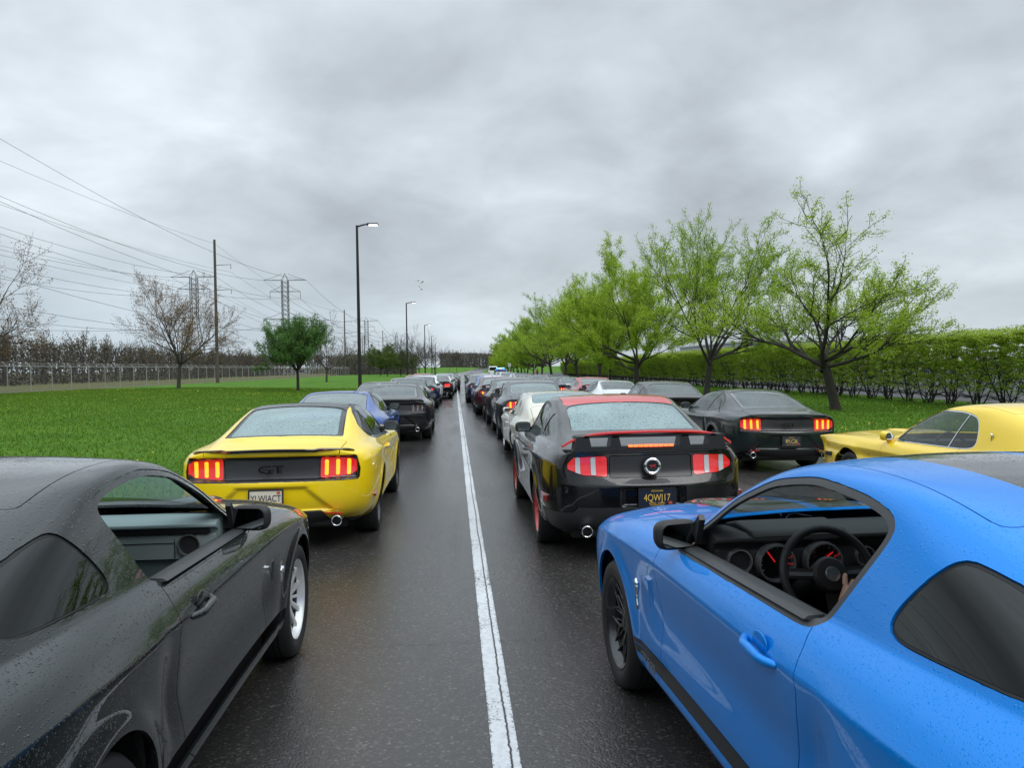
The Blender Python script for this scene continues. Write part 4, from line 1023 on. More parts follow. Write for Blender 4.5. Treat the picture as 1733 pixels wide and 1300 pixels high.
# ------------------------------------------------------------------ trees
def rotv(v, ax, a): return Matrix.Rotation(a, 3, ax) @ v
def gen_tree(seed, H=9.5, spread=4.3, th=2.7, tr=.2, nl=7, ch=(5, 4, 3), lean=(0, 0), leaf=.085, lpt=9, ltip=4, leafden=1., up=.35, sides=(8, 5, 4, 3, 3), lowlimb=.2, curl=.25, minr=.011, els=(8, 24, 44, 64), drop=.9):
    rg = random.Random(seed); W = MB(); tips = []
    def branch(p, d, L, r, lv):
        n = 5 if lv < 2 else 4; pts = [p.copy()]; rs = [r]; dd = d.copy(); q = p.copy()
        for i in range(1, n + 1):
            dd = (dd + Vector((rg.gauss(0, .13), rg.gauss(0, .13), rg.gauss(0, .10) + up * .16)) ).normalized()
            q = q + dd * (L / n); pts.append(q.copy()); rs.append(max(minr, r * (1 - .72 * i / n)))
        W.tube(pts, rs, sides[min(lv, len(sides) - 1)], cap=False)
        if lv >= len(ch):
            for i in range(1, n + 1):
                for _ in range(ltip if i > 1 else 1): tips.append(pts[i] + Vector((rg.gauss(0, .05), rg.gauss(0, .05), rg.gauss(0, .05))) * 1.0)
            return
        k = ch[lv]
        for i in range(k):
            t = .28 + .72 * (i + rg.random() * .6) / k; f = min(t, .999) * n; a = int(f); bp = pts[a].lerp(pts[min(a + 1, n)], f - a)
            ax = dd.orthogonal().normalized(); ax = Matrix.Rotation(rg.random() * 6.283, 3, dd) @ ax
            nd = Matrix.Rotation(rad(rg.uniform(24, 52)), 3, ax) @ ((pts[min(a + 1, n)] - pts[a]).normalized())
            if nd.z < -.25: nd.z *= .3
            branch(bp, nd.normalized(), L * rg.uniform(.48, .68) * (1.05 - .25 * t), rs[a] * .62, lv + 1)
        branch(pts[-1], dd, L * .5, rs[-1], lv + 1)
    tp = [Vector((lean[0] * t ** 1.1, lean[1] * t ** 1.1, th * t - .15 * (t == 0))) for t in (0, .08, .3, .6, 1)]
    W.tube(tp, [tr * 1.5, tr * 1.12, tr, tr * .92, tr * .9], 12, cap=False); top = tp[-1]
    for i in range(nl):
        az = 6.283 * (i + rg.random() * .5) / nl; el = rad(rg.choice(els)) if i else rad(84)
        d = Vector((math.cos(az) * math.cos(el), math.sin(az) * math.cos(el), math.sin(el)))
        L = (spread * math.cos(el) + (H - th) * math.sin(el)) * rg.uniform(.55, .68) * (.80 if i == 0 else 1.08)
        branch(top - Vector((0, 0, rg.uniform(0, drop))), d, L, tr * rg.uniform(.42, .6), 0)
    wood = W.mesh('wood')
    T = np.array([tuple(t) for t in tips]); rr = np.random.default_rng(seed)
    if leafden < 1: T = T[rr.random(len(T)) < leafden]
    n = len(T) * lpt; C = np.repeat(T, lpt, 0) + rr.normal(0, leaf * 1.15, (len(T) * lpt, 3))
    return wood, leaf_mesh(C, leaf, rr)
def leaf_mesh(C, s, rr, flat=.5):
    n = len(C); u = rr.normal(size=(n, 3)); u[:, 2] *= flat; u /= np.linalg.norm(u, axis=1)[:, None]
    w = rr.normal(size=(n, 3)); w -= (w * u).sum(1)[:, None] * u; w /= np.linalg.norm(w, axis=1)[:, None]
    s = s * (.55 + .7 * rr.random(n))[:, None] * .5; V = np.stack([C - u * s, C + w * s * .75, C + u * s, C - w * s * .75], 1)
    me = D.meshes.new('leaves'); me.vertices.add(4 * n); me.vertices.foreach_set('co', V.reshape(-1)); me.loops.add(4 * n); me.loops.foreach_set('vertex_index', np.arange(4 * n, dtype=np.int32))
    me.polygons.add(n); me.polygons.foreach_set('loop_start', np.arange(0, 4 * n, 4, dtype=np.int32)); me.update(calc_edges=True); return me
def bark(name, c):
    if name in MATS: return MATS[name]
    m, nt, out = newmat(name); tc = N(nt, 'ShaderNodeTexCoord'); a = noise(nt, mapping(nt, tc.outputs['Object'], (14, 14, 2.2)), 2.2, 5, .7)
    b = pbsdf(nt, out, ramp(nt, a, [(.35, tuple(v * .45 for v in c)), (.62, c), (.75, tuple(v * 1.7 for v in c))]), .8); bump(nt, a, .8, .05, b); MATS[name] = m; return m
BARK = bark('bark_dark', (.040, .033, .026)); BARK2 = bark('bark_bare', (.060, .048, .040))
MAPLE = leafmat('leaf_maple', (.36, .49, .050), .5, .3); MAPLE2 = leafmat('leaf_maple_deep', (.31, .45, .045), .5, .3)
def place_tree(var, x, y, rz, s, label, group, leafm=MAPLE, barkm=BARK, name='maple_tree', zs=None):
    root = empty(name, (x, y, gz(x, y)), rz, label, 'tree', group); root.scale = (s, s, zs or s)
    t = add('trunk', var[0], [barkm], root)
    if var[1] is not None: add('crown', var[1], [leafm], root)
    return root
MV = [gen_tree(11, 9.4, 4.8, 2.9, .215, 8, (5, 5, 3), (.62, 0), .080, 13, 2, .52), gen_tree(23, 10.6, 4.0, 2.4, .20, 8, (5, 5, 3), (-.35, 0), .085, 12, 2, .62), gen_tree(31, 9.6, 4.4, 2.2, .19, 8, (5, 5, 3), (.2, 0), .10, 12, 3, .85), gen_tree(47, 9.2, 4.4, 2.3, .18, 8, (5, 4, 3), (0, .2), .11, 11, 3, .9)]
G_R = 'young maples in the row along the right verge'
ORD = ['fifth', 'sixth', 'seventh', 'eighth', 'ninth', 'tenth', 'eleventh', 'twelfth', 'thirteenth', 'fourteenth', 'fifteenth', 'sixteenth', 'seventeenth', 'eighteenth', 'nineteenth']
TL = ['large open-crowned maple nearest the yellow fastback, with a leaning trunk', 'tall maple second from the right, its dark trunk above the dark green coupe', 'full maple behind the black coupe, third in the row from the right', 'leafy maple above the white fastback, fourth in the row from the right']
row = [(30, 15.0, 0, .85), (47.8, 15.6, 1, .92), (65, 15.2, 2, 1.06), (82, 15.3, 3, 1.05), (96, 15.2, 1, 1.0)] + [(110 + 14.5 * i, 15.5 + .0 * i, (i * 3 + 1) % 4, 1.0 - .012 * i) for i in range(14)]
for i, (Y, X, v, s) in enumerate(row):
    lb = TL[i] if i < 4 else ORD[i - 4] + ' maple from the front in the right-hand row, small in the distance'
    place_tree(MV[v], X + (road_c(Y)), Y, [3.1, 2.2, 1.0, 2.9][i] if i < 4 else i * 1.7, s, lb, G_R, MAPLE if i % 3 != 1 else MAPLE2, zs=s * (.90 if i == 0 else 1.06))
for Y, a in ((9, 2.0), (-7, .5)):
    place_tree(MV[1 if Y > 0 else 2], 16.2, Y, a, 1.0, 'maple beyond the right edge of the photo, ' + ('level with the classic yellow car' if Y > 0 else 'behind the camera'), G_R, MAPLE)
# left lawn trees
BV = [gen_tree(61, 10.0, 5.0, 2.6, .19, 8, (5, 5, 4), (.25, 0), .10, 3, 2, .55, up=.40, minr=.009, els=(28, 42, 58, 74), drop=.35), gen_tree(67, 8, 3.8, 1.9, .13, 7, (5, 4, 3), (.1, 0), .09, 2, 1, .35, up=.5, minr=.012, els=(28, 42, 58, 74), drop=.35)]
GREENV = gen_tree(72, 6.6, 3.5, 2.3, .15, 11, (5, 4, 3), (0, 0), .125, 9, 3, .46, up=.45, els=(15, 38, 55, 62), drop=.5)
BUD = leafmat('leaf_bud_orange', (.23, .135, .055), .35, .5); DEEP = leafmat('leaf_deep_green', (.11, .215, .055), .4, .5)
place_tree(BV[0], -24.2, 71, 1.1, .83, 'leafless round tree with orange buds in front of the fence, left of the wooden pole', 'budding trees on the left lawn', BUD, BARK2, 'budding_tree')
place_tree(BV[0], -33.6, 57, 3.4, .93, 'budding orange-brown tree cut by the left edge of the photo', 'budding trees on the left lawn', BUD, BARK2, 'budding_tree')
place_tree(BV[1], -17.3, 108, .4, .98, 'small budding tree between the green tree and the tall lamp post', 'budding trees on the left lawn', BUD, BARK2, 'budding_tree')
place_tree(GREENV, -12.9, 66, .9, .80, 'round dark green tree on the lawn left of the tall lamp post', None, DEEP, BARK, 'leafy_tree')
for i, (X, Y, s) in enumerate(((-9.0, 170, 1.15), (-7.6, 205, 1.2), (-9.5, 215, 1.0), (-6.5, 262, 1.1))):
    place_tree((BV[1][0], None), X, Y, i * 1.3, s, ['bare tree beyond the second lamp post', 'bare tree left of the third lamp post', 'slender bare tree beside the third lamp post', 'bare tree farthest down the left lawn'][i], 'bare trees beside the far lamp posts', BUD, BARK2, 'bare_tree')
OLIVE = leafmat('leaf_olive', (.10, .15, .03), .4, .4)
for i, (X, Y, s) in enumerate(((-16, 190, .62), (-13.5, 200, .6), (-20, 215, .8))):
    place_tree(MV[3], X, Y, i * 2.1, s, ['low olive green tree farther left behind the second lamp post', 'low olive green tree right behind the second lamp post', 'rounded olive tree at the end of the fence'][i], 'olive trees at the end of the fence', OLIVE, BARK, 'leafy_tree')

# ------------------------------------------------------------------ hedge
def shrub(seed):
    rg = random.Random(seed); W = MB(); tips = []
    for i in range(11):
        az = rg.random() * 6.283; out_ = rg.uniform(.15, .95); p = Vector((rg.gauss(0, .12), rg.gauss(0, .12), -.05)); d = Vector((math.cos(az) * out_, math.sin(az) * out_, 1.15)).normalized()
        pts = [p]; r = rg.uniform(.018, .035)
        for k in range(5): d = (d + Vector((rg.gauss(0, .12), rg.gauss(0, .12), .10))).normalized(); pts.append(pts[-1] + d * .42)
        W.tube(pts, [r * (1 - .13 * k) for k in range(6)], 5, cap=False)
        for k in range(1, 6):
            for _ in range(3):
                dd = Vector((rg.gauss(0, 1), rg.gauss(0, 1), rg.uniform(.0, .9))).normalized(); L = rg.uniform(.3, .75); e = pts[k] + dd * L
                W.tube([pts[k], pts[k] + dd * L * .5 + Vector((0, 0, .03)), e], [.010, .007, .004], 3, cap=False)
                for _ in range(2): d2 = (dd + Vector((rg.gauss(0, .5), rg.gauss(0, .5), .25))).normalized(); W.tube([pts[k] + dd * L * .6, pts[k] + dd * L * .6 + d2 * .4], [.006, .003], 3, cap=False)
    rr = np.random.default_rng(seed); n = 24000
    u = rr.uniform(-1, 1, (n, 3)); ang = rr.random(n) * 6.283
    # leaves gather near the clipped skin of the hedge, thin out towards the ground
    zf = rr.random(n) ** .80; zz = .48 + 2.42 * zf; skin = rr.random(n) ** .45
    x = np.sign(u[:, 0]) * skin * (.95 - .25 * (1 - zf)); y = u[:, 1] * 1.05
    tp = rr.random(n) < .30; zz[tp] = 2.72 + rr.normal(0, .14, tp.sum()); x[tp] = u[tp, 0] * .95
    C = np.stack([x, y, zz], 1)
    g = np.array([[rg.uniform(-1, 1), rg.uniform(-1, 1), rg.uniform(.6, 2.9)] for _ in range(170)])   # gather into sprays
    d = ((C[:, None] - g[None]) * [1, 1, 1.6]); k = (d ** 2).sum(2).argmin(1); C = C + (g[k] - C) * np.array([.32, .32, .5]) 
    sp = rr.random(n) < .05; C[sp] = np.stack([u[sp, 0] * .9, u[sp, 1] * 1.0, 2.85 + rr.random(sp.sum()) * .28], 1)
    keep = rr.random(n) < np.clip((C[:, 2] - .40) / 1.25, .13, 1); C = C[keep]
    for _ in range(26):
        a, b_ = rg.uniform(-.8, .8), rg.uniform(-1, 1); W.tube([(a, b_, 2.5), (a + rg.gauss(0, .1), b_ + rg.gauss(0, .15), 2.95 + rg.random() * .25)], [.006, .003], 3, cap=False)
    return W.mesh('stems'), leaf_mesh(C, .062, rr, .35)
SV = [shrub(s) for s in (5, 6, 8)]
HEDGE = leafmat('leaf_hedge', (.35, .46, .06), .55, .45)
hroot = empty('hedge', (21.2, 30, gz(21, 30)), 0, 'long clipped green hedge with bare lower stems behind the maples', 'hedge')
for i in range(98):
    Y = 8 + i * 1.74 - 30; v = SV[i % 3]
    o = add('shrub', v[1], [HEDGE], hroot, (.025 * (Y + 3) + R_.gauss(0, .05), Y, 0), (0, 0, (i * 5 % 2) * math.pi + R_.gauss(0, .06)), (1, 1, 1 + R_.gauss(0, .035)))
    add('stems', v[0], [BARK], o)

# ------------------------------------------------------------------ far woods: too many trees to count
def wood_mass(name, n, pos, label, hs, seed, leafc, leafn=9, brush=True, barkm=None):
    rg = random.Random(seed); rr = np.random.default_rng(seed)
    base = []
    for k in range(4):
        W = MB(); q = random.Random(seed + k * 7)
        def br(p, d, L, r, lv):
            e1 = p + d * L * .5 + Vector((q.gauss(0, .03), q.gauss(0, .03), 0)) * L; e = p + (e1 - p) + (d + Vector((q.gauss(0, .1), q.gauss(0, .1), .12))).normalized() * L * .5
            W.tube([p, e1, e], [r, r * .75, r * .4], 3, cap=False)
            if lv < 3:
                for _ in range(4 if lv < 2 else 3):
                    t = q.uniform(.35, 1); b0 = p.lerp(e, t); nd = (d + Vector((q.gauss(0, .55), q.gauss(0, .55), q.uniform(0, .35)))).normalized(); br(b0, nd, L * q.uniform(.4, .62), r * .5, lv + 1)
        br(Vector((0, 0, -.02)), Vector((q.gauss(0, .05), q.gauss(0, .05), 1)).normalized(), .62, .018, 0)
        base.append((np.array(W.v), np.array(W.f)))
    VV = []; FF = []; off = 0; LC = []
    for i in range(n):
        x, y = pos(rg); h = rg.uniform(*hs); V, F = base[rg.randrange(4)]; a = rg.random() * 6.283; c, s = math.cos(a), math.sin(a)
        Q = V @ np.array([[c, s, 0], [-s, c, 0], [0, 0, 1]]) * h; Q = Q + [x, y, gz(x, y)]
        VV.append(Q); FF.append(F + off); off += len(Q)
        LC.append(Q[rr.integers(len(Q) // 3, len(Q), leafn * 10)] + rr.normal(0, .25, (leafn * 10, 3)))
    me = D.meshes.new(name); me.from_pydata(np.vstack(VV).tolist(), [], np.vstack(FF).tolist()); me.polygons.foreach_set('use_smooth', [True] * len(me.polygons))
    o = tag(add(name, me, [barkm or bark('bark_far', (.085, .076, .068))]), label, None, None, 'stuff')
    lm = leaf_mesh(np.vstack(LC), .28 * hs[1] / 10, rr, 1.); add('buds', lm, [leafc], o)
    if brush:
        m = int(n * (110 if n > 200 else 230)); pts = np.array([pos(rg) for _ in range(m)]); C = np.stack([pts[:, 0], pts[:, 1], gzv(pts[:, 0], pts[:, 1]) + rr.random(m) ** 1.15 * hs[0] * .93], 1)
        add('undergrowth', leaf_mesh(C, .46 * hs[1] / 10, rr, 1.), [leafmat('brush_far', (.085, .076, .062), .2, .5)], o)
    return o
wood_mass('woods', 330, lambda r: (lambda t: (-62 - 4 * t * 10 + r.uniform(-26, 0) + 34 * t, 84 + 250 * t + r.uniform(0, 26)))(r.random() ** 1.2), 'dark leafless woods beyond the fence on the left', (7.4, 9.6), 21, leafmat('bud_far', (.13, .10, .045), .3, .5), 12)
wood_mass('woods', 120, lambda r: (r.uniform(-150, -22), r.uniform(400, 520)), 'low grey woods on the horizon behind the pylons', (11, 14), 22, leafmat('bud_far', (.13, .10, .045), .3, .5), 7)
wood_mass('woods', 130, lambda r: (r.uniform(-12, 80), r.uniform(640, 720)), 'dark woods at the far end of the road', (13, 17), 23, leafmat('bud_far', (.13, .10, .045), .3, .5), 6)
wood_mass('thicket', 70, lambda r: (r.uniform(-40, -14), r.uniform(250, 300)), 'olive thicket behind the bare trees left of the road end', (6, 8.5), 24, leafmat('leaf_thicket', (.085, .11, .035), .3, .5), 26)

# ------------------------------------------------------------------ fence
fence = empty('chain_link_fence', (-34.6, 63, gz(-34.6, 63)), 0, 'long galvanised chain-link fence with angled barbed-wire arms', 'fence')
def fx(Y): return -34.9 + (Y - 60) * .032
FP = [48 + 3.2 * i for i in range(56)]; pm_ = MB().tube([(0, 0, -.1), (0, 0, 2.12)], .036, 6).mesh('post'); am = MB().tube([(0, 0, 2.1), (-.36, .0, 2.46)], .022, 5).mesh('arm')
o0 = Vector((-34.6, 63, gz(-34.6, 63)))
GAL = simple('galvanised_bright', (.34, .34, .32), .5, .3)
for Y in FP:
    p = Vector((fx(Y), Y, gz(fx(Y), Y))) - o0; q = add('post', pm_, [GAL], fence, p); add('barbed_wire_arm', am, [GAL], q)
def along(zh, dx=0, r=.02):
    b = MB(); pts = [Vector((fx(Y) + dx, Y, gz(fx(Y), Y) + zh)) - o0 for Y in FP]; b.tube(pts, r, 4); return b.mesh('rail')
add('top_rail', along(2.1, 0, .024), [GAL], fence); add('bottom_wire', along(.06, 0, .01), [GAL], fence)
for k in range(3): add('barbed_wire', along(2.2 + .11 * k, -.1 - .11 * k, .008), [GAL], fence)
m, nt, out = newmat('chain_link'); tc = N(nt, 'ShaderNodeTexCoord'); sp = N(nt, 'ShaderNodeSeparateXYZ'); nt.links.new(tc.outputs['Object'], sp.inputs[0])
def dia(sg): return mathn(nt, 'LESS_THAN', mathn(nt, 'FRACT', mathn(nt, 'MULTIPLY', mathn(nt, 'ADD' if sg > 0 else 'SUBTRACT', sp.outputs[1], sp.outputs[2]), 14.)), .055)
f_ = mathn(nt, 'MAXIMUM', dia(1), dia(-1)); tr_ = N(nt, 'ShaderNodeBsdfTransparent'); df_ = N(nt, 'ShaderNodeBsdfDiffuse'); df_.inputs[0].default_value = (.16, .16, .155, 1); mx_ = N(nt, 'ShaderNodeMixShader')
nt.links.new(f_, mx_.inputs[0]); nt.links.new(tr_.outputs[0], mx_.inputs[1]); nt.links.new(df_.outputs[0], mx_.inputs[2]); nt.links.new(mx_.outputs[0], out.inputs[0])
b = MB(); vs = []
for Y in FP: p = Vector((fx(Y), Y, gz(fx(Y), Y))) - o0; vs += [p + Vector((.03, 0, .03)), p + Vector((.03, 0, 2.1))]
b.addm(vs, [(2 * i, 2 * i + 2, 2 * i + 3, 2 * i + 1) for i in range(len(FP) - 1)]); add('mesh_fabric', b.mesh('fabric'), [m], fence)

# ------------------------------------------------------------------ lamp posts, poles, pylons, wires
LAMPM = simple('lamp_bronze', (.016, .015, .014), .45, .3)
def lamp_post():
    b = MB(); b.tube([(0, 0, -.1), (0, 0, .55), (0, 0, .6), (0, 0, 9.6)], [.17, .15, .105, .065], 12); return b.mesh('pole'), MB().tube([(-.06, 0, 9.5), (.30, 0, 9.62), (.62, 0, 9.68)], [.05, .045, .04], 8).mesh('arm'), bevel_mesh(MB().box((.86, 0, 9.66), (.62, .34, .10)).mesh('head'), .03, 2), MB().box((.90, 0, 9.598), (.46, .26, .02)).mesh('lens')
LP = lamp_post(); LPL = ['tall black lamp post nearest the camera, behind the blue and black coupes', 'second lamp post down the left verge', 'third lamp post down the left verge', 'fourth lamp post down the left verge', 'fifth lamp post down the left verge', 'farthest lamp post, right of the bare trees at the road end']
lit_ = emit('led_lit', (.95, .98, 1), 14, (.8, .8, .8)); lit2 = emit('led_lit_far', (.95, .98, 1), 5, (.8, .8, .8))
for i, (X, Y) in enumerate(((-5.25, 44.2), (-5.5, 93), (-5.1, 139), (-5.3, 187), (-5.6, 238), (1.0 , 330))):
    r = empty('street_lamp', (X, Y, gz(X, Y) + (0 if i else .2)), 0, LPL[i], 'lamp post', 'lamp posts along the left verge'); r.scale = (1, 1, 1.0)
    o = add('pole', LP[0], [LAMPM], r); a = add('lamp_arm', LP[1], [LAMPM], r); h = add('lamp_head', LP[2], [LAMPM], r); add('lamp_lens', LP[3], [lit_ if i == 0 else lit2], h)
    if i: # real cut-off heads glow less from here
        pass
r = empty('street_lamp', (14.2, 71, gz(14, 71)), 0, 'black lamp post standing among the maples on the right', 'lamp post'); add('pole', LP[0], [LAMPM], r); add('lamp_arm', LP[1], [LAMPM], r); add('lamp_head', LP[2], [LAMPM], r); r.scale = (1, 1, .62)
r = empty('street_lamp', (15.5, 152, gz(15, 152)), 0, 'thin lamp post rising above the far maples on the right', 'lamp post'); r.scale = (1, 1, 1.1); add('pole', LP[0], [STEEL], r); add('lamp_arm', LP[1], [STEEL], r)
r = empty('parking_lamp', (35.6, 70, 0), 0, 'twin-headed parking lot lamp behind the hedge and largest maple', 'lamp post'); r.scale = (1, 1, .62); add('pole', LP[0], [LAMPM], r)
add('lamp_head', MB().box((0, 0, 9.62), (1.9, .3, .14)).mesh('twin'), [LAMPM], r)
WOODP = bark('pole_wood', (.11, .085, .065)); WIRE = simple('wire_dark', (.16, .165, .175), .6)
PX = lambda Y: -31.4
poles = [107, 230, 352, 470]
def upole(kind):
    b = MB(); b.tube([(0, 0, -.5), (0, 0, 19)], [.23, .15], 10); arms = []
    for zz, s in (((15.6, 1), (12.3, 1), (14.0, -1)) if kind == 0 else ((15.6, 1), (14.0, -1), (12.3, 1))): arms.append((zz, s))
    return b.mesh('pole'), arms
for i, Y in enumerate(poles):
    me, arms = upole(i); r = empty('utility_pole', (PX(Y), Y, gz(PX(Y), Y)), 0, ['tall wooden utility pole behind the budding tree', 'wooden utility pole left of the tall lamp post', 'wooden utility pole right of the largest lamp post, far off', 'farthest wooden utility pole near the pylons'][i], 'utility pole', 'wooden utility poles along the fence')
    add('pole', me, [WOODP], r)
    for zz, s in arms:
        if i == 0 and s < 0: continue
        a = add('cross_arm', MB().tube([(0, 0, zz), (s * 2.1, 0, zz + .12)], [.07, .045], 6).mesh('arm'), [STEEL], r)
        add('insulator', MB().tube([(s * 2.05, 0, zz + .1), (s * 2.05, 0, zz - .5)], .05, 6).mesh('ins'), [STEEL], a)
def catenary(a, b, sag, n=14):
    a, b = Vector(a), Vector(b); return [a.lerp(b, k / n) - Vector((0, 0, sag * 4 * (k / n) * (1 - k / n))) for k in range(n + 1)]
def wire(pts_list, label, cat='power line', group=None, r=.03):
    b = MB(); pts = []
    for k, P in enumerate(pts_list): pts += P[(1 if k else 0):]
    # wires thicken a little with distance so that they do not break up into dashes
    b.tube(pts, [r * (1 + max(0, p.y - 60) * .006) for p in pts], 4, cap=False); tag(add('overhead_wire', b.mesh('wire'), [WIRE]), label, cat, group)
PYL = simple('pylon_steel', (.085, .09, .095), .6, .2)
def pylon_mesh():
    b = MB(); H = 45
    def w(z_): return 4.2 - 2.9 * min(1, z_ / 24) if z_ < 24 else 1.3 - .0 * (z_ - 24)
    lv = [0, 6, 11, 15, 18.5, 21.5, 24, 26, 28, 30, 32, 34, 36, 38, 40, 42]
    for sx, sy in ((1, 1), (1, -1), (-1, 1), (-1, -1)):
        b.tube([(sx * w(q), sy * w(q), q) for q in lv], .15, 4)
        b.tube([(sx * w(42), sy * w(42), 42), (0, 0, 45)], .10, 4)
    for q0, q1 in zip(lv[:-1], lv[1:]):
        a, c = w(q0), w(q1)
        for sx in (-1, 1): b.tube([(-a, sx * a, q0), (c, sx * c, q1)], .075, 3); b.tube([(a, sx * a, q0), (-c, sx * c, q1)], .075, 3); b.tube([(sx * a, -a, q0), (sx * c, c, q1)], .075, 3); b.tube([(sx * a, a, q0), (sx * c, -c, q1)], .075, 3)
    b2 = []
    for zz, L, drop in ((42, 9.3, 0), (37, 6.6, 3.2), (25, 9.6, 3.6)):
        a = MB()
        for s in (-1, 1):
            tip = (s * L, 0, zz)
            for sy in (-1, 1): a.tube([(s * 1.3, sy * 1.3, zz), tip], .095, 3); 
            a.tube([(s * 1.3, 0, zz + (3 if drop else 2.8)), (s * L * .5, 0, zz + 1.4), tip], .095, 3); a.tube([(s * L * .5, 0, zz), (s * L * .5, 0, zz + 1.4), (s * 1.3, 0, zz)], .05, 3)
            if drop: a.tube([(s * (L - .1), 0, zz), (s * (L - .1), 0, zz - drop)], .10, 4)
        b2.append(a.mesh('pylon_arm'))
    return b.mesh('pylon_tower'), b2
PM, PA = pylon_mesh(); LINEA = [(-73.5, 352), (-70, 640), (-67, 925), (-64, 1210)]; LINEB = [(-108, 338), (-106, 625), (-104, 915)]
PL = ['lattice pylon behind the round green tree', 'lattice pylon right of the tall lamp post', 'distant lattice pylon before the second lamp post', 'most distant lattice pylon near the road end', 'lattice pylon behind the budding tree and wooden pole', 'lattice pylon just right of the green tree', 'faint lattice pylon behind the right lamp posts, outer line']
for i, (X, Y) in enumerate(LINEA + LINEB):
    r = empty('lattice_pylon', (X, Y, 0), 0, PL[i], 'pylon', 'power pylons left of the road'); add('tower', PM, [PYL], r)
    for a in PA: add('cross_arm', a, [PYL], r)
k = 0
for line, x0 in ((LINEA, -77), (LINEB, -111)):
    pts = [(x0, 60)] + line
    for j, (dx, zz) in enumerate(((-9.2, 42), (9.2, 42), (-6.5, 33.8), (6.5, 33.8), (-9.5, 21.4), (9.5, 21.4))):
        wire([catenary((p[0] + dx, p[1], zz), (q[0] + dx, q[1], zz), 7) for p, q in zip(pts[:-1], pts[1:])], ('%s conductor of the %s pylon line' % (['top left', 'top right', 'middle left', 'middle right', 'lower left', 'lower right'][j], 'nearer' if line is LINEA else 'farther')), 'power line', 'wires between the pylons', .025)
Ys = [-20] + poles
for j, (dx, zz) in enumerate(((0, 18.9), (2.05, 15.1), (2.05, 11.8), (-2.05, 13.5))):
    wire([catenary((PX(0) + dx, p, zz), (PX(0) + dx, q, zz), 2.2) for p, q in zip(Ys[:-1], Ys[1:])], ['top wire of the wooden poles', 'upper right wire of the wooden poles', 'lower right wire of the wooden poles', 'left wire of the wooden poles'][j], 'power line', 'wires on the wooden poles', .012)

# ------------------------------------------------------------------ buildings, sign, birds
CLAD = simple('cladding_grey', (.36, .38, .40), .6); CLADW = simple('cladding_white', (.60, .61, .62), .55)
r = empty('warehouse', (72, 165, 0), 0, 'pale grey industrial building behind the hedge and maples', 'building')
wb = MB(); wb.box((0, 0, 3.0), (36, 40, 6.0)); wall = add('wall', wb.mesh('wall'), [CLAD], r); 
add('roof', MB().box((0, 0, 6.15), (36.6, 40.6, .3)).mesh('roof'), [CLADW], r); add('penthouse', MB().box((11, -8, 7.1), (9, 9, 1.6)).mesh('roof_plant'), [CLADW], r)
for k in range(5): add('window', MB().box((-12 + 6 * k, -20.02, 3.0), (3.2, .1, 1.4)).mesh('window'), [GLOSSBLK], r)
r = empty('storage_shed', (-95, 430, gz(-95, 430)), 0, 'long low pale shed on the horizon right of the green tree', 'building'); add('wall', MB().box((0, 0, 1.6), (34, 10, 3.2)).mesh('w'), [CLAD], r); add('roof', MB().prism([(-5.5, 3.2), (5.5, 3.2), (0, 4.6)], 'X', -17.5, 17.5).mesh('r'), [CLADW], r)
for k in range(5): add('window', MB().box((-14 + 7 * k, -5.03, 1.6), (2.4, .08, 1.1)).mesh('w'), [GLOSSBLK], r)
r = empty('road_sign', (9.9, 141, gz(9.9, 141)), 0, 'small white sign on a post beside the far maples', 'sign'); add('post', MB().tube([(0, 0, -.1), (0, 0, 2.8)], .035, 8).mesh('p'), [STEEL], r); add('sign_panel', MB().prism(round_outline(.55, .70, .04), 'Y', -.05, -.035).mesh('s'), [WHITEP], r, (0, 0, 2.45))
for i, (px, py) in enumerate(((704, 475), (708, 475.5), (715, 477), (712.5, 479), (710.5, 485.5), (713.5, 490))):
    Y = 150; v = Vector(((px - 866.5) / 1330, -(py - 650) / 1330, -1)); d = M.to_3x3() @ v; p = Vector((0, 0, CAM_H)) + d * (Y / d.y)
    b = MB(); b.addm([(-.42, -.1, .16), (-.2, .04, .12), (0, .12, 0), (.2, .04, .12), (.42, -.1, .16), (.16, -.08, .08), (0, -.2, 0), (-.16, -.08, .08)], [(0, 1, 7), (1, 2, 6, 7), (2, 3, 5, 6), (3, 4, 5)])
    b.tube([(0, .22, 0), (0, .1, .0), (0, -.1, 0), (0, -.24, 0)], [.01, .05, .04, .01], 5)
    tag(add('bird', b.mesh('bird'), [BLK], None, p, (0, 0, i * .9)), ['top left bird of the small flock', 'second bird along the top of the small flock', 'top right bird of the small flock', 'bird under the top right one of the flock', 'lower left bird of the small flock', 'lowest bird of the small flock'][i] + ' above the road end', 'bird', 'birds over the road end')
# ------------------------------------------------------------------ people
def skin_person(J, E, name, lvl=2):
    """J: joint -> (x, y, z, radius); E: pairs of joints.  One continuous skinned body"""
    ks = list(J); me = D.meshes.new(name); me.from_pydata([J[k][:3] for k in ks], [(ks.index(a), ks.index(b)) for a, b in E], [])
    o = D.objects.new('tmp', me); col.objects.link(o); m = o.modifiers.new('s', 'SKIN'); m.use_smooth_shade = True
    for i, k in enumerate(ks):
        v = me.skin_vertices[0].data[i]; r = J[k][3]; v.radius = (r, r) if not isinstance(r, tuple) else r; v.use_root = (i == 0)
    s = o.modifiers.new('u', 'SUBSURF'); s.levels = lvl; s.render_levels = lvl
    dg = bpy.context.evaluated_depsgraph_get(); out = D.meshes.new_from_object(o.evaluated_get(dg)); D.objects.remove(o)
    for p in out.polygons: p.use_smooth = True
    return out
def matsplit(me, fn, mats):
    for m in mats: me.materials.append(m)
    for p in me.polygons: p.material_index = fn(p.center)
    return me
SKIN = simple('skin', (.42, .22, .15), .5); HAIRM = simple('hair_dark', (.03, .02, .015), .6)
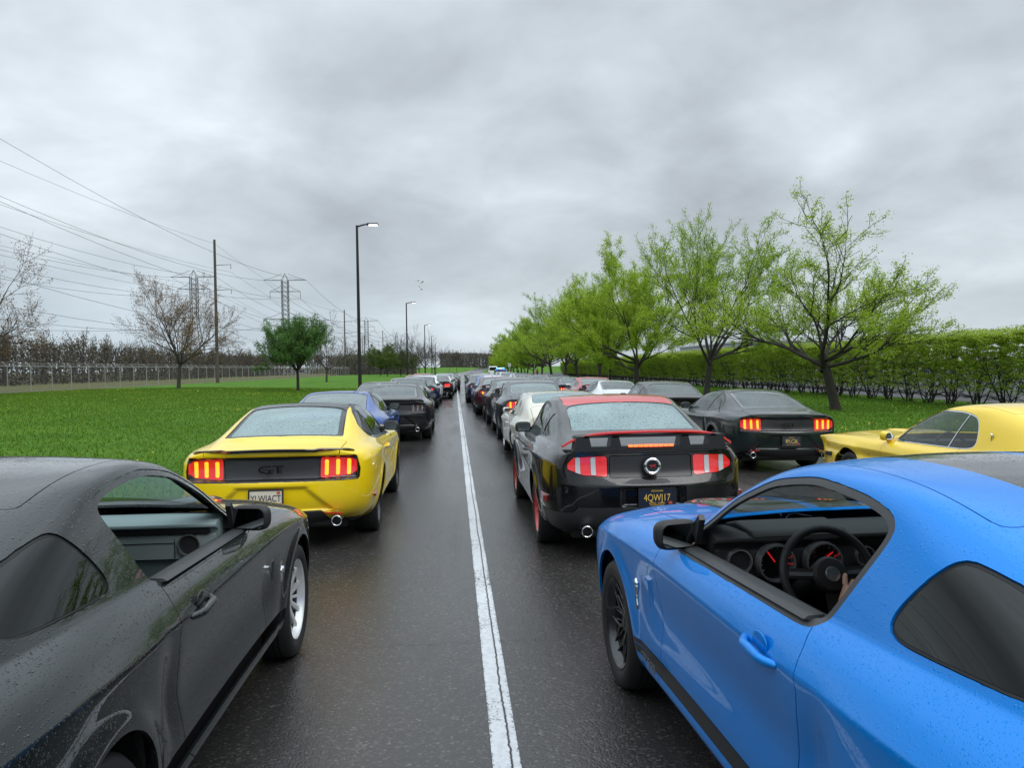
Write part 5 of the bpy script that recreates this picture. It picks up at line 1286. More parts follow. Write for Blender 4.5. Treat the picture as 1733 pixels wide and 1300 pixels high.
def stander(x, y, rz, top, label, name='person', legs=(.02, .02, .03), step=.10):
    J = dict(pel=(0, 0, .95, (.15, .11)), wst=(0, 0, 1.12, (.135, .10)), chs=(0, .0, 1.32, (.17, .11)), nk=(0, .0, 1.48, .055), hd0=(0, .01, 1.56, .075), hd1=(0, .015, 1.66, .088), hd2=(0, .01, 1.73, .06))
    E = [('pel', 'wst'), ('wst', 'chs'), ('chs', 'nk'), ('nk', 'hd0'), ('hd0', 'hd1'), ('hd1', 'hd2')]
    for s, n in ((1, 'r'), (-1, 'l')):
        J.update({n + 'hip': (s * .10, 0, .88, .095), n + 'kn': (s * .11, .02 + s * step * .3, .48, .06), n + 'an': (s * .11, -.01 + s * step, .09, .042), n + 'toe': (s * .13, .14 + s * step, .04, .038),
                  n + 'sh': (s * .19, 0, 1.41, .06), n + 'el': (s * .26, -.02, 1.13, .043), n + 'wr': (s * .24, .10, .92, .030), n + 'pm': (s * .23, .13, .85, .032)})
        E += [('pel', n + 'hip'), (n + 'hip', n + 'kn'), (n + 'kn', n + 'an'), (n + 'an', n + 'toe'), ('chs', n + 'sh'), (n + 'sh', n + 'el'), (n + 'el', n + 'wr'), (n + 'wr', n + 'pm')]
    me = skin_person(J, E, 'person', 1)
    tm = simple('cloth_' + name + str(top), top, .8); lm = simple('cloth_legs' + str(legs), legs, .8)
    matsplit(me, lambda c: 2 if (c.z > 1.50 or (abs(c.x) > .18 and c.z < .93 and c.y > .05)) else (0 if c.z > .93 else 1), [tm, lm, SKIN])
    o = add('person', me, (), None, (x, y, gz(x, y)), (0, 0, rz)); tag(o, label, 'person')
    hair = roundbox(.20, .22, .16, 2.2, 3); add('hair', hair, [HAIRM], o, (0, -.015, 1.70))
stander(14.9, 141, .5, (.35, .02, .02), 'person in a red top and dark trousers standing on the verge under the maples')
stander(13.0, 172, 2.0, (.02, .02, .025), 'person in black, left of the small group by the white sign'); stander(14.1, 173, 1.0, (.03, .03, .04), 'person in black, in the middle of the small group near the sign'); stander(15.3, 171, 4.0, (.10, .10, .11), 'person in a grey top, right of the small group near the sign')

# ------------------------------------------------------------------ car fleet
car_type('A4', 'A', 4, True, 'multi'); car_type('A4b', 'A', 4, True, 'mesh')
car_type('A4c', 'A', 4, False, 'five'); car_type('B4', 'B', 4, False, 'five')
car_type('B3', 'B', 3, False, 'five'); car_type('A3', 'A', 3, False, 'five'); car_type('C4', 'C', 4, False, 'slot'); car_type('W3', 'W', 3, False, 'slot')
P_GREY = paint('paint_gunmetal', (.012, .016, .017), .25, .32, 1.0, 140)
P_BLUE = paint('paint_bright_blue', (.0, .215, .70), .30, .34, .8, 150, .6)
P_YEL = paint('paint_yellow', (.93, .66, .010), .0, .35, .5, 90); P_YEL2 = paint('paint_classic_yellow', (.92, .64, .03), .0, .35, .25, 150)
P_BLK = paint('paint_black', (.005, .005, .006), .0, .25, .3, 110); P_RED = paint('paint_red', (.60, .022, .020), .0, .3, .8, 70)
P_GREEN = paint('paint_dark_green', (.012, .022, .022), .2, .3, .5, 150); P_BLUE2 = paint('paint_deep_blue', (.010, .085, .38), .3, .3, .5, 150)
P_BLK2 = paint('paint_black_worn', (.018, .018, .020), .2, .35, .6, 120); P_SLATE = paint('paint_slate', (.030, .038, .048), .4, .32, .5, 120)
P_CREAM = paint('paint_cream', (.64, .62, .54), .0, .38, .3, 120); P_WINE = paint('paint_burgundy', (.075, .014, .022), .35, .3, .5, 120)
P_NAVY = paint('paint_navy', (.010, .016, .050), .3, .3, .5, 120); P_WHITE = paint('paint_white', (.70, .72, .73), .0, .35, .3, 120)
P_ORG = paint('paint_orange', (.75, .22, .01), .0, .35, .3, 120); P_RED2 = paint('paint_rose_red', (.36, .025, .03), .1, .3, .5, 120)
P_SILV = paint('paint_silver', (.34, .36, .38), .6, .35, .4, 120); P_BRN = paint('paint_bronze', (.12, .075, .045), .5, .35, .4, 120); P_GOLD = paint('paint_gold', (.50, .27, .06), .2, .35, .3, 120)
STRIPE_D = paint('stripe_dark', (.035, .036, .04), .0, .45, 1.0, 130); STRIPE_W = paint('stripe_white', (.62, .64, .66), .0, .4, .3, 120)
ROOF_B = paint('roof_black', (.016, .018, .022), .0, .25, 1.0, 75, .5)
G = 'cars queued nose to tail in three lanes'
CARS = {}
FOG = glass('glass_fogged', (.30, .38, .38), .55, (.29, .43, .44), wet=1); CLEARG = glass('glass_clear', (.62, .68, .68))
GQ = glass('glass_tinted', (.03, .04, .04), r0=.06, refl=.75)

def xform(obs, key, loc): obs[key].location = loc
# --- foreground left: gunmetal coupe, passenger window down
GREYF = simple('fascia_pale', (.30, .36, .36), .5); PALE = simple('dash_pale', (.26, .34, .34), .6)
c0, ob = place_car('A4', -1.90, 3.56, rad(0), P_GREY, rim=simple('alloy_bright', (.78, .79, .80), .32, .55, coat=.6), label='gunmetal grey coupe in the left foreground, passenger window down', group=G, skip=('winR', 'sillL', 'sillR', 'sillgL', 'sillgR'),
   over=dict(DASH=PALE, FASCIA=GREYF, QGLASS=GQ, TRIM=P_GREY, WSGLASS=CLEARG, SIDEGLASS=CLEARG)); CARS['grey'] = ob
add('glovebox_gap', MB().box((.33, .354, .925), (.40, .004, .003)).box((.53, .354, .905), (.003, .004, .11)).mesh('gap'), [DARK], ob['dash']); add('dash_recess_shade', MB().prism([(.345, .998), (.330, .992), (.338, .970), (.36, .975)], 'X', -.70, .70).mesh('rec'), [DARK], ob['dash'])  # dark strip below the pad lip paints in the shade of the recess
# door seals: the dark channel behind the painted window frame, and belt strips
def belt(ob, s, mat):
    b = MB(); pts = [(.46, .962), (.1, .974), (-.3, .988), (-.655, 1.0)]
    vs = []
    for y, z_ in pts: vs += [(s * .855, y, z_ + .002), (s * .838, y, z_ + .012), (s * .79, y, z_ + .014), (s * .775, y, z_ - .015)]
    b.addm(vs, [(4 * i + k, 4 * i + k + 1, 4 * i + k + 5, 4 * i + k + 4) for i in range(3) for k in range(3)] + [(0, 1, 2, 3), (12, 13, 14, 15)]); add('belt_seal', bevel_mesh(b.mesh('belt'), .004, 2), [mat], ob['door' + ('R' if s > 0 else 'L')])
    # inner door card and headlining
    b = MB(); b.prism([(.50, .30), (.50, .95), (.1, .965), (-.62, .99), (-.75, .9), (-.6, .30)], 'X', s * .745, s * .765); add('door_card', b.mesh('card'), [DARK], ob['door' + ('R' if s > 0 else 'L')])
for s in (1, -1): belt(ob, s, simple('belt_rubber', (.035, .037, .040), .45))
def pony_badge(par, s, loc, sc=1.0):
    b = MB(); 
    for k, w in ((-1, .010), (0, .012), (1, .010)): b.box((0, k * .014, 0), (.004, w, .115 if k == 0 else .10))
    h = [(-.040, .012), (-.022, .020), (-.010, .012), (.012, .013), (.024, .024), (.036, .022), (.030, .010), (.020, .002), (.026, -.020), (.016, -.010), (.004, -.004), (-.012, -.004), (-.022, -.022), (-.020, -.002), (-.030, .004)]
    b.prism([(s * p[0], p[1]) for p in h], 'X', s * .002, s * .010)
    o = add('fender_badge', b.mesh('badge'), [CHROME], par, loc); o.scale = (sc,) * 3
def snake_badge(par, s, loc, sc=1.0):
    pts = [(.002, .030, .050), (.006, .012, .062), (.008, -.004, .052), (.008, -.004, .030), (.007, .006, .008), (.007, .004, -.018), (.006, -.004, -.040), (.006, .008, -.058), (.004, .028, -.056)]
    b = MB(); b.tube([(s * p[0], p[1], p[2]) for p in pts], [.004, .010, .011, .010, .008, .007, .007, .008, .003], 8); o = add('fender_badge', b.mesh('snake'), [CHROME], par, loc); o.scale = (sc,) * 3
pony_badge(ob['body'], 1, (.937, .80, .66))
# antenna
# --- foreground right: bright blue coupe with driver
c1, ob = place_car('A4b', 1.83, 2.912, .045, P_BLUE, stripe=STRIPE_D, rim=ALUD, label='bright blue coupe with dark roof stripes in the right foreground, driver window open', group=G, skip=('winL',),
   over=dict(QGLASS=GQ, SILL=simple('stripe_vinyl', (.012, .013, .015), .4), TRIM=simple('seal_grey', (.050, .052, .055), .5), WSGLASS=CLEARG, SIDEGLASS=CLEARG, FASCIA=simple('fascia_alu', (.10, .105, .11), .35, .6), DASH=simple('dash_black', (.02, .021, .022), .7), LENS=REDLENS)); CARS['blue'] = ob
for s in (1, -1): belt(ob, s, simple('belt_rubber', (.035, .037, .040), .45))
snake_badge(ob['body'], -1, (-.937, .80, .66), 1.1); snake_badge(ob['body'], 1, (.937, .80, .66), 1.1)
add('sill_lettering', text_mesh('GT500', .062, .001, xs=1.3), [simple('vinyl_grey', (.10, .11, .12), .4)], ob['sillL'], (-.928, .70, .372), (rad(90), 0, rad(-90)))
J = dict(pel=(-.37, -.52, .40, (.17, .12)), wst=(-.37, -.54, .60, (.15, .11)), chs=(-.37, -.56, .84, (.17, .12)), nk=(-.37, -.57, 1.01, .055), hd0=(-.37, -.56, 1.08, .075), hd1=(-.37, -.555, 1.17, .088), hd2=(-.37, -.57, 1.235, .065),
  rsh=(-.19, -.50, .93, .062), rel=(-.12, -.22, .76, .046), rwr=(-.160, .005, .845, .027), rpm=(-.155, .045, .862, (.036, .022)),
  lsh=(-.55, -.50, .93, .062), lel=(-.53, -.31, .74, .046), lwr=(-.395, -.075, .835, .029), lpm=(-.350, -.015, .868, (.036, .022)),
  rhip=(-.27, -.45, .42, .095), rkn=(-.24, .02, .58, .065), ran=(-.24, .34, .30, .045), rto=(-.24, .46, .27, .04), lhip=(-.47, -.45, .42, .095), lkn=(-.50, .0, .58, .065), lan=(-.50, .30, .28, .045), lto=(-.50, .42, .25, .04))
Ed = [('pel', 'wst'), ('wst', 'chs'), ('chs', 'nk'), ('nk', 'hd0'), ('hd0', 'hd1'), ('hd1', 'hd2'), ('chs', 'rsh'), ('rsh', 'rel'), ('rel', 'rwr'), ('rwr', 'rpm'), ('chs', 'lsh'), ('lsh', 'lel'), ('lel', 'lwr'), ('lwr', 'lpm'),
  ('pel', 'rhip'), ('rhip', 'rkn'), ('rkn', 'ran'), ('ran', 'rto'), ('pel', 'lhip'), ('lhip', 'lkn'), ('lkn', 'lan'), ('lan', 'lto')]
for i, dz in enumerate((.026, .009, -.009, -.026)):   # four fingers closing round the wheel rim
    L = (.92, 1, .95, .8)[i]; cx, cz = -.192 + abs(dz) * .1, .868 + dz
    J.update({'f%da' % i: (-.158, .062, cz, .0105), 'f%db' % i: (-.168, .088 * L + .006, cz + .002, .0095), 'f%dc' % i: (-.196, .098 * L + .006, cz + .003, .0088), 'f%dd' % i: (-.214, .084 * L + .004, cz + .003, .0078)})
    Ed += [('rpm', 'f%da' % i), ('f%da' % i, 'f%db' % i), ('f%db' % i, 'f%dc' % i), ('f%dc' % i, 'f%dd' % i)]
J.update(t0=(-.176, .036, .884, .012), t1=(-.198, .048, .902, .0105), t2=(-.212, .062, .920, .0085)); Ed += [('rpm', 't0'), ('t0', 't1'), ('t1', 't2')]
for i in range(4): J.update({'g%da' % i: (-.322 - .006 * i, .010, .892 - .017 * i, .0105), 'g%db' % i: (-.296 - .004 * i, .036, .902 - .018 * i, .0092), 'g%dc' % i: (-.290 - .004 * i, .058, .894 - .018 * i, .0080)}); Ed += [('lpm', 'g%da' % i), ('g%da' % i, 'g%db' % i), ('g%db' % i, 'g%dc' % i)]
J.update(u0=(-.352, -.004, .896, .012), u1=(-.340, .020, .918, .0105), u2=(-.328, .038, .932, .0085)); Ed += [('lpm', 'u0'), ('u0', 'u1'), ('u1', 'u2')]
me = skin_person(J, Ed, 'person', 2)
matsplit(me, lambda c: 2 if (c.z > 1.02 and c.y > -.62) or (c.y > -.09 and c.x > -.23 and c.z > .76) or (c.y > -.17 and -.5 < c.x < -.25 and .76 < c.z < .96 and c.y < .08) else (1 if c.z < .52 or (c.y > -.2 and c.z < .75) else 0), [simple('jacket_dark', (.02, .021, .026), .85), simple('trousers_dark', (.018, .018, .022), .85), SKIN])
o = add('person', me, (), None, c1.location, (0, 0, c1.rotation_euler[2])); tag(o, 'driver of the bright blue coupe in a dark jacket, hand on the steering wheel', 'person')
add('hair', roundbox(.19, .22, .14, 2.2, 3), [HAIRM], o, (-.37, -.585, 1.215))
fc = MB(); fc.tube([(-.37, -.472, 1.165), (-.37, -.452, 1.135), (-.37, -.475, 1.128)], [.006, .012, .006], 6); add('nose', fc.mesh('nose'), [SKIN], o)
for s in (-1, 1): add('eye', roundbox(.022, .012, .012, 2, 2), [DARK], o, (-.37 + s * .03, -.476, 1.165)); add('ear', roundbox(.018, .035, .06, 2.2, 2), [SKIN], o, (-.37 + s * .088, -.56, 1.15))
add('mouth', roundbox(.045, .008, .010, 2, 2), [simple('lips', (.30, .10, .08), .5)], o, (-.37, -.482, 1.105))

# --- wings and lips
def wing(par, mat, mat2, wide=.765, z0=1.035, y0=-2.30, hgt=.115, lit=False):
    n = 24; vs = []
    for k in range(n + 1):
        x = wide * (2 * k / n - 1); t = abs(x) / wide; zt = z0 + hgt * (1 - t ** 5) + .012 * (1 - t); y = y0 + .10 * t ** 3; c = .20 * (1 - .25 * t ** 4)
        for dy, dz in ((-.5, .016), (-.46, .026), (.1, .016), (.5, -.006), (.4, -.012), (-.3, -.004), (-.5, .004)): vs.append((x, y + dy * c - .02, zt + dz))
    fs = [(k * 7 + q, k * 7 + (q + 1) % 7, (k + 1) * 7 + (q + 1) % 7, (k + 1) * 7 + q) for k in range(n) for q in range(7)] + [tuple(range(7)), tuple(n * 7 + q for q in range(7))]
    w = add('spoiler', MB().addm(vs, fs, 0, True).mesh('wing', 35), [mat], par)
    b = MB()
    for x, ww, t_ in ((-.60, .11, .7), (.60, .11, .7), (-.31, .06, 1), (.31, .06, 1)):
        P = [(x - ww / 2 - .03, z0 - .03), (x + ww / 2 + .03, z0 - .03), (x + ww / 2, z0 + hgt * .92), (x - ww / 2, z0 + hgt * .92)]; b.prism(P, 'Y', y0 - .10, y0 + .06)
    b.prism([(-.70, z0 - .025), (.70, z0 - .025), (.66, z0 + .012), (-.66, z0 + .012)], 'Y', y0 - .105, y0 - .02)
    b.prism([(-.60, z0 + hgt * .80), (.60, z0 + hgt * .80), (.58, z0 + hgt * .98), (-.58, z0 + hgt * .98)], 'Y', y0 - .10, y0 + .0)
    add('spoiler_mount', b.mesh('mount'), [mat2], w)
    bl = MB()
    for k in range(9): bl.box((-.18 + .045 * k, y0 - .112, z0 + .018), (.038, .02, .020))
    br = add('brake_light', bl.mesh('brake_light'), [emit('brake_lit', (1, .10, .01), 4.0) if lit else REDLENS], w)
def lip(par, mat, wide=.77, z0=.995, y0=-2.44, h=.022, drop=.03, curve=.16, step=True):
    n = 30; vs = []
    for k in range(n + 1):
        x = wide * (2 * k / n - 1); t = abs(x) / wide; y = y0 + curve * t ** 3; z_ = z0 - drop * t ** 2 + (.010 if step and t > .55 else 0); e = 1 if t < .97 else .3
        for dy, dz in ((-.03, h), (-.036, h * .5), (-.012, -h * .4), (.10, -h * .6), (.09, h * .35)): vs.append((x, y + dy * e, z_ + dz * e))
    fs = [(k * 5 + q, k * 5 + (q + 1) % 5, (k + 1) * 5 + (q + 1) % 5, (k + 1) * 5 + q) for k in range(n) for q in range(5)] + [tuple(range(5)), tuple(n * 5 + q for q in range(5))]
    add('spoiler', MB().addm(vs, fs, 0, True).mesh('lip', 30), [mat], par)
def duct_tail(par, y, side=1): pass
def reflector(par, kind):
    for s in (1, -1):
        if kind == 'B':
            add('rear_reflector', MB().prism([(s * .50, .385), (s * .66, .375), (s * .67, .39), (s * .50, .40)], 'Y', -2.455, -2.40).mesh('refl'), [REDLENS], par)
            add('side_marker', MB().prism([(-2.02, .475), (-1.90, .485), (-1.90, .515), (-2.04, .50)], 'X', s * .925, s * .945).mesh('mark'), [REDLENS], par)
        else: add('side_marker', MB().prism([(-2.10, .535), (-1.90, .545), (-1.90, .60), (-2.12, .59)], 'X', s * .86, s * .925).mesh('mark'), [REDLENS], par)
# --- second left: yellow fastback
c2, ob = place_car('B4', -1.76, 10.06, rad(0), P_YEL, roof=ROOF_B, rim=ALUD, lit='on', label='yellow fastback with black roof and glowing tail lights, second car in the left lane', group=G, over=dict(BLGLASS=FOG, SIDEGLASS=glass('glass_side', (.45, .5, .5)), FRIT=ROOF_B, EX=BLK)); CARS['yellow'] = ob
lip(ob['trunk'], GLOSSBLK); plate(ob['body'], -2.472, .545, -.045, 'sunset', 'YLWJACT', [('NEVER QUIT', .018, .066)], tilt=rad(-4)) if False else plate(ob['body'], -2.474, .548, -.045, 'sunset', 'YLWJACT', tilt=rad(-4))
add('badge_letters', text_mesh('GT', .105, .004, xs=1.75), [GLOSSBLK], ob['panel'], (0, -2.452, .815), (rad(90), 0, 0)); reflector(ob['body'], 'B')
lv = MB()
for k in range(6):
    y = -.90 - .055 * k; z0, z1 = 1.02 + .012 * k, 1.285 - .028 * k; fxz = lambda z_: .800 - .64 * (z_ - 1.0)
    vs = [(fxz(zq) + dx, yq, zq) for zq, dy in ((z0, 0), (z1, .09)) for dx, yq in ((.012, y + dy), (-.02, y + dy - .04), (-.02, y + dy - .05), (.012, y + dy - .012))]
    lv.addm(vs, [(0, 1, 2, 3), (4, 5, 6, 7), (0, 1, 5, 4), (1, 2, 6, 5), (2, 3, 7, 6), (3, 0, 4, 7)])
add('louvre', lv.mesh('louvre'), [BLK], ob['qwinR'], (.006, 0, 0)); 
# --- second right: black coupe with red roof
c3, ob = place_car('A4c', .77 + .93 + .01, 9.20, rad(0), P_BLK, roof=P_RED, rim=simple('alloy_red', (.45, .015, .018), .25, .2, coat=.8), lit='off', label='glossy black coupe with red roof, wing and wheels ahead of the blue coupe', group=G,
   over=dict(BLGLASS=FOG, PANEL=simple('tail_panel_satin', (.014, .014, .016), .32), VALANCE=simple('valance_grey', (.028, .03, .032), .5), MARM=BLK, SIDEGLASS=glass('glass_side', (.45, .5, .5)), LENS=simple('lens_red_bright', (.72, .012, .018), .12, coat=1, emis=(1, .02, .03), es=.18))); CARS['boss'] = ob
wing(ob['trunk'], P_RED, BLK, lit=True); plate(ob['body'], -2.468, .600, .035, 'black', '4QWJ17', [('MICHIGAN', .060, .022), ('WATER · WINTER', -.048, .018), ('WONDERLAND', -.064, .018)]); reflector(ob['body'], 'A')
def round_badge(par, y, z_, r=.078):
    b = MB(); b.lathe([(0, .0001), (-.004, r * .62)], 'Y', (0, 0, 0), 32, 1); b.lathe([(0, r * .62), (-.012, r * .66), (-.018, r * .8), (-.012, r * .96), (.01, r)], 'Y', (0, 0, 0), 32, 0)
    h = [(-.030, .006), (-.012, .016), (-.002, .010), (.014, .012), (.026, .020), (.032, .010), (.022, .002), (.024, -.016), (.012, -.004), (-.006, -.004), (-.016, -.016), (-.018, .0)]
    o = add('tail_badge', b.mesh('badge'), [CHROME, BLK], par, (0.0, y, z_)); add('badge_horse', MB().prism(h, 'Y', -.010, -.005).mesh('horse'), [simple('badge_red', (.35, .03, .03), .4)], o)
round_badge(ob['panel'], -2.452, .875)
for s in (1, -1):   # pale side stripe on the doors
    add('side_stripe', MB().prism([(.60, .80), (.15, .80), (-.60, .545), (-.60, .50), (.10, .74), (.60, .74)], 'X', s * .893, s * .8975).mesh('stripe'), [simple('stripe_red_vinyl', (.40, .02, .02), .4)], ob['door' + ('R' if s > 0 else 'L')]) if False else None
# --- third lane: dark green fastback and classic yellow
zt = gz(5.5, 15); tl = .022
c4, ob = place_car('B4', 5.55, 15.2, rad(0), P_GREEN, rim=ALUD, lit='on', label='dark green fastback with glowing tail lights and an antenna, ahead of the classic yellow car', group=G, z=zt, tilt=tl); CARS['gt'] = ob
plate(ob['body'], -2.474, .548, .03, 'black', '8PLC26', [('MICHIGAN', .060, .020), ('WATER WONDERLAND', -.056, .016)], tilt=rad(-4)); add('badge_letters', text_mesh('GT', .095, .004, xs=1.75), [GLOSSBLK], ob['panel'], (0, -2.452, .815), (rad(90), 0, 0)); reflector(ob['body'], 'B')
add('antenna', MB().tube([(-.86, -1.42, .95), (-.84, -1.50, 1.20)], [.006, .004], 6).mesh('ant'), [BLK], ob['body'])
c5, ob = place_car('C4', 5.72, 8.05, rad(0), P_YEL2, rim=CHROME, label='classic yellow fastback with a snake badge behind its window, at the right edge', group=G, z=-.03, tilt=tl, over=dict(SIDEGLASS=CLEARG, QGLASS=CLEARG)); CARS['classic'] = ob
snake_badge(ob['body'], -1, (-.735, -1.06, 1.02), .9); pony_badge(ob['body'], -1, (-.875, .88, .70), .55)
for s in (1, -1): add('side_stripe', MB().prism([(2.10, .56), (1.80, .565), (1.80, .615), (2.12, .60)], 'X', s * .85, s * .885).mesh('st'), [BLK], ob['body']); 
add('side_lettering', text_mesh('GT 500', .05, .001, xs=1.2), [simple('vinyl_gold', (.65, .45, .05), .4)], ob['body'], (-.888, 2.02, .59), (rad(90), 0, rad(-90)))

# --- the rest of the queue
def far(key, x, tail, pm, label, lit='off', z=0., tilt=0., roof=None, stripe=None, wing_=None, rim=ALUD, over=None, rz=0., skip=()):
    r, ob = place_car(key, x, tail + 2.45, rz, pm, roof=roof, stripe=stripe, rim=rim, lit=lit, label=label, group=G, z=z, tilt=tilt, over=over, skip=skip)
    if wing_ == 'wing': wing(ob['trunk'], pm, BLK, lit=(lit == 'on'))
    if wing_ == 'lip': lip(ob['trunk'], BLK, h=.05, z0=1.0 if key[0] == 'B' else 1.03)
    return ob
RB = dict(BAR=emit('bar_red', (1, .03, .02), 2.2, (.5, .02, .02)), LENS=emit('lens_lit', (1, .02, .015), .9, (.5, .01, .01)))
SG = dict(SIDEGLASS=glass('glass_side', (.45, .5, .5)))
FG = dict(BLGLASS=glass('glass_rear_pale', (.30, .38, .38), .35, (.33, .42, .43), wet=1))
far('B4', -2.13, 13.1, P_BLUE2, 'bright blue fastback right ahead of the yellow one in the left lane', over=FG)
ob = far('B4', -1.52, 19.0, P_BLK2, 'black fastback with smoked tail lights and a big exhaust, third ahead in the left lane', 'dark', wing_='lip'); add('licence_trim', MB().prism([(-.76, .64), (.76, .64), (.76, .67), (-.76, .67)], 'Y', -2.49, -2.46).mesh('t'), [P_SLATE], ob['body'])
far('B3', -2.45, 24.5, P_BLK, 'black coupe mostly hidden behind the smoked-light fastback, nearer the grass')
far('A3', -1.85, 29.6, P_SLATE, 'dark slate coupe with a red tail light, behind the smoked-light black fastback', over=RB, wing_='lip')
far('A3', -1.66, 35.0, P_NAVY, 'navy coupe with a lit red tail light directly behind a white car', over=RB)
far('A3', -1.60, 40.5, P_WHITE, 'white coupe showing its dark sill between navy and black cars in the left lane', roof=P_WHITE)
far('B3', -1.05, 46.0, P_BLK, 'black fastback with three red lamp bars at the edge of the lane line', over=RB, wing_='lip')
far('B3', -.95, 52.0, P_WHITE, 'white fastback with black windows beyond the red-barred black one')
far('B3', -3.0, 58.0, P_ORG, 'bright orange fastback on the left side of the far queue', over=dict(BLGLASS=glass('glass_rear', (.30, .36, .36), .18, (.30, .38, .38), wet=1)))
far('A3', -2.7, 64.0, P_RED2, 'red coupe beside the orange one far up the left lane')
far('B3', -2.5, 70.5, P_SLATE, 'slate fastback ahead of the red coupe far up the left lane')
far('A3', -.75, 58.5, P_SILV, 'silver coupe beyond the white fastback in the left lane')
far('A3', -.45, 65.0, P_BLK2, 'dark coupe with a black soft top, farthest car beside the lane line', roof=BLK)
# right lane
ob = far('W3', 1.86, 12.55, P_CREAM, 'cream hatchback coupe with chrome bumper ahead of the red-roofed black car', rim=CHROME, over=dict(BLGLASS=glass('glass_pale', (.25, .36, .38), .55, (.27, .40, .42), wet=0), LENS=REDLENS, PANEL=simple('panel_gold', (.42, .34, .22), .4), QGLASS=simple('louvre_cream', (.5, .48, .42), .5), SIDEGLASS=glass('glass_side', (.45, .5, .5))))
bp = MB(); bp.tube([(-.88, -2.05, .42), (-.87, -2.32, .42), (-.80, -2.44, .42), (0, -2.47, .42), (.80, -2.44, .42), (.87, -2.32, .42), (.88, -2.05, .42)], .045, 8); add('bumper', bp.mesh('bumper'), [CHROME], ob['body'])
for s in (-.05, .05): add('pinstripe', MB().prism([(s - .008, -.2), (s + .008, -.2), (s + .008, -1.25), (s - .008, -1.25)], 'Z', 1.335, 1.3405).mesh('pin'), [simple('pin_grey', (.2, .2, .2), .5)], ob['roof'])
far('A4c', 1.95, 18.4, P_SLATE, 'dark slate coupe with glowing amber-red lamp just ahead of the cream hatchback', 'on', over=FG)
far('A3', 1.90, 23.8, P_BLK2, 'charcoal coupe, fifth car of the right lane, with a raised rear wing', 'on', wing_='wing', over=FG)
far('A3', 1.68, 28.9, P_WINE, 'burgundy coupe with a raised rear wing and glowing lamps in the right lane', 'on', wing_='wing', over=FG)
far('A3', 1.72, 34.3, P_BLUE2, 'blue coupe with white roof stripes behind the burgundy one in the right lane', stripe=STRIPE_W)
far('A3', 1.50, 39.7, P_NAVY, 'dark navy coupe whose flank stands nearest the lane line in the right lane')
for i, (pm, lb) in enumerate(((P_SILV, 'silver coupe ahead of the dark navy one in the right lane'), (P_BLK, 'black coupe, ninth in the right lane, almost hidden'), (P_SLATE, 'slate coupe, tenth in the right lane, almost hidden'), (P_WHITE, 'white coupe low in the far right lane, almost hidden'), (P_BLK2, 'dark convertible-roofed coupe far up the right lane'), (P_GOLD, 'gold-orange coupe far up the right lane, before the police car'), (P_BLK, 'black coupe at the far head of the right lane'), (P_NAVY, 'navy coupe at the very head of the right lane'))):
    far('A3' if i % 2 == 0 else 'B3', 1.75 + .05 * i, 45.2 + 6.0 * i, pm, lb, roof=BLK if i == 4 else None)
# third lane
specs = [('A3', 5.50, 18.6, P_BLK, 'black coupe with a round tail badge, left of the dark green fastback', 'off', None, None, 'lip'), ('B3', 5.35, 24.6, P_WHITE, 'white fastback with open dark side window in the third lane', 'off', None, None, None),
 ('A3', 5.55, 29.9, P_RED2, 'rose red coupe with a wing and lit lamps beyond the white fastback', 'on', None, None, 'wing'), ('B3', 5.45, 35.4, P_NAVY, 'navy fastback with twin white roof stripes and lit lamps', 'on', None, STRIPE_W, 'lip'),
 ('A3', 5.6, 41.0, P_BRN, 'bronze coupe with black roof in the third lane', 'off', BLK, None, None), ('A3', 5.5, 46.6, P_BLK2, 'charcoal coupe ahead of the bronze one in the third lane', 'off', None, None, None),
 ('B3', 5.5, 52.2, P_WINE, 'burgundy fastback far up the third lane', 'off', None, None, None), ('B3', 5.4, 57.8, P_BLK, 'black fastback with lit amber lamps far up the third lane', 'on', None, None, None),
 ('A3', 5.5, 63.4, P_SILV, 'silver coupe far up the third lane, beyond the lit black fastback', 'off', BLK, None, None), ('B3', 5.6, 69.0, P_WHITE, 'white fastback far up the third lane', 'off', None, None, None),
 ('A3', 5.5, 74.6, P_SLATE, 'slate coupe behind the white one far up the third lane', 'off', None, None, None), ('B3', 5.6, 80.4, P_BLK2, 'dark fastback far up the third lane, under the maples', 'off', None, None, None),
 ('A3', 5.7, 86.2, P_CREAM, 'cream coupe near the head of the third lane', 'off', None, None, None), ('B3', 5.8, 92, P_NAVY, 'navy fastback near the head of the third lane', 'off', None, None, None), ('A3', 5.9, 98, P_SILV, 'silver coupe at the head of the third lane', 'off', None, None, None)]
for key, x, tail, pm, lb, lit, rf, st, wg in specs:
    ob = far(key, x, tail, pm, lb, lit, gz(x, tail + 2), tl, rf, st, wg, over=FG if pm in (P_RED2,) else None)
    if pm is P_BLK and tail < 20: round_badge(ob['panel'], -2.452, .875)

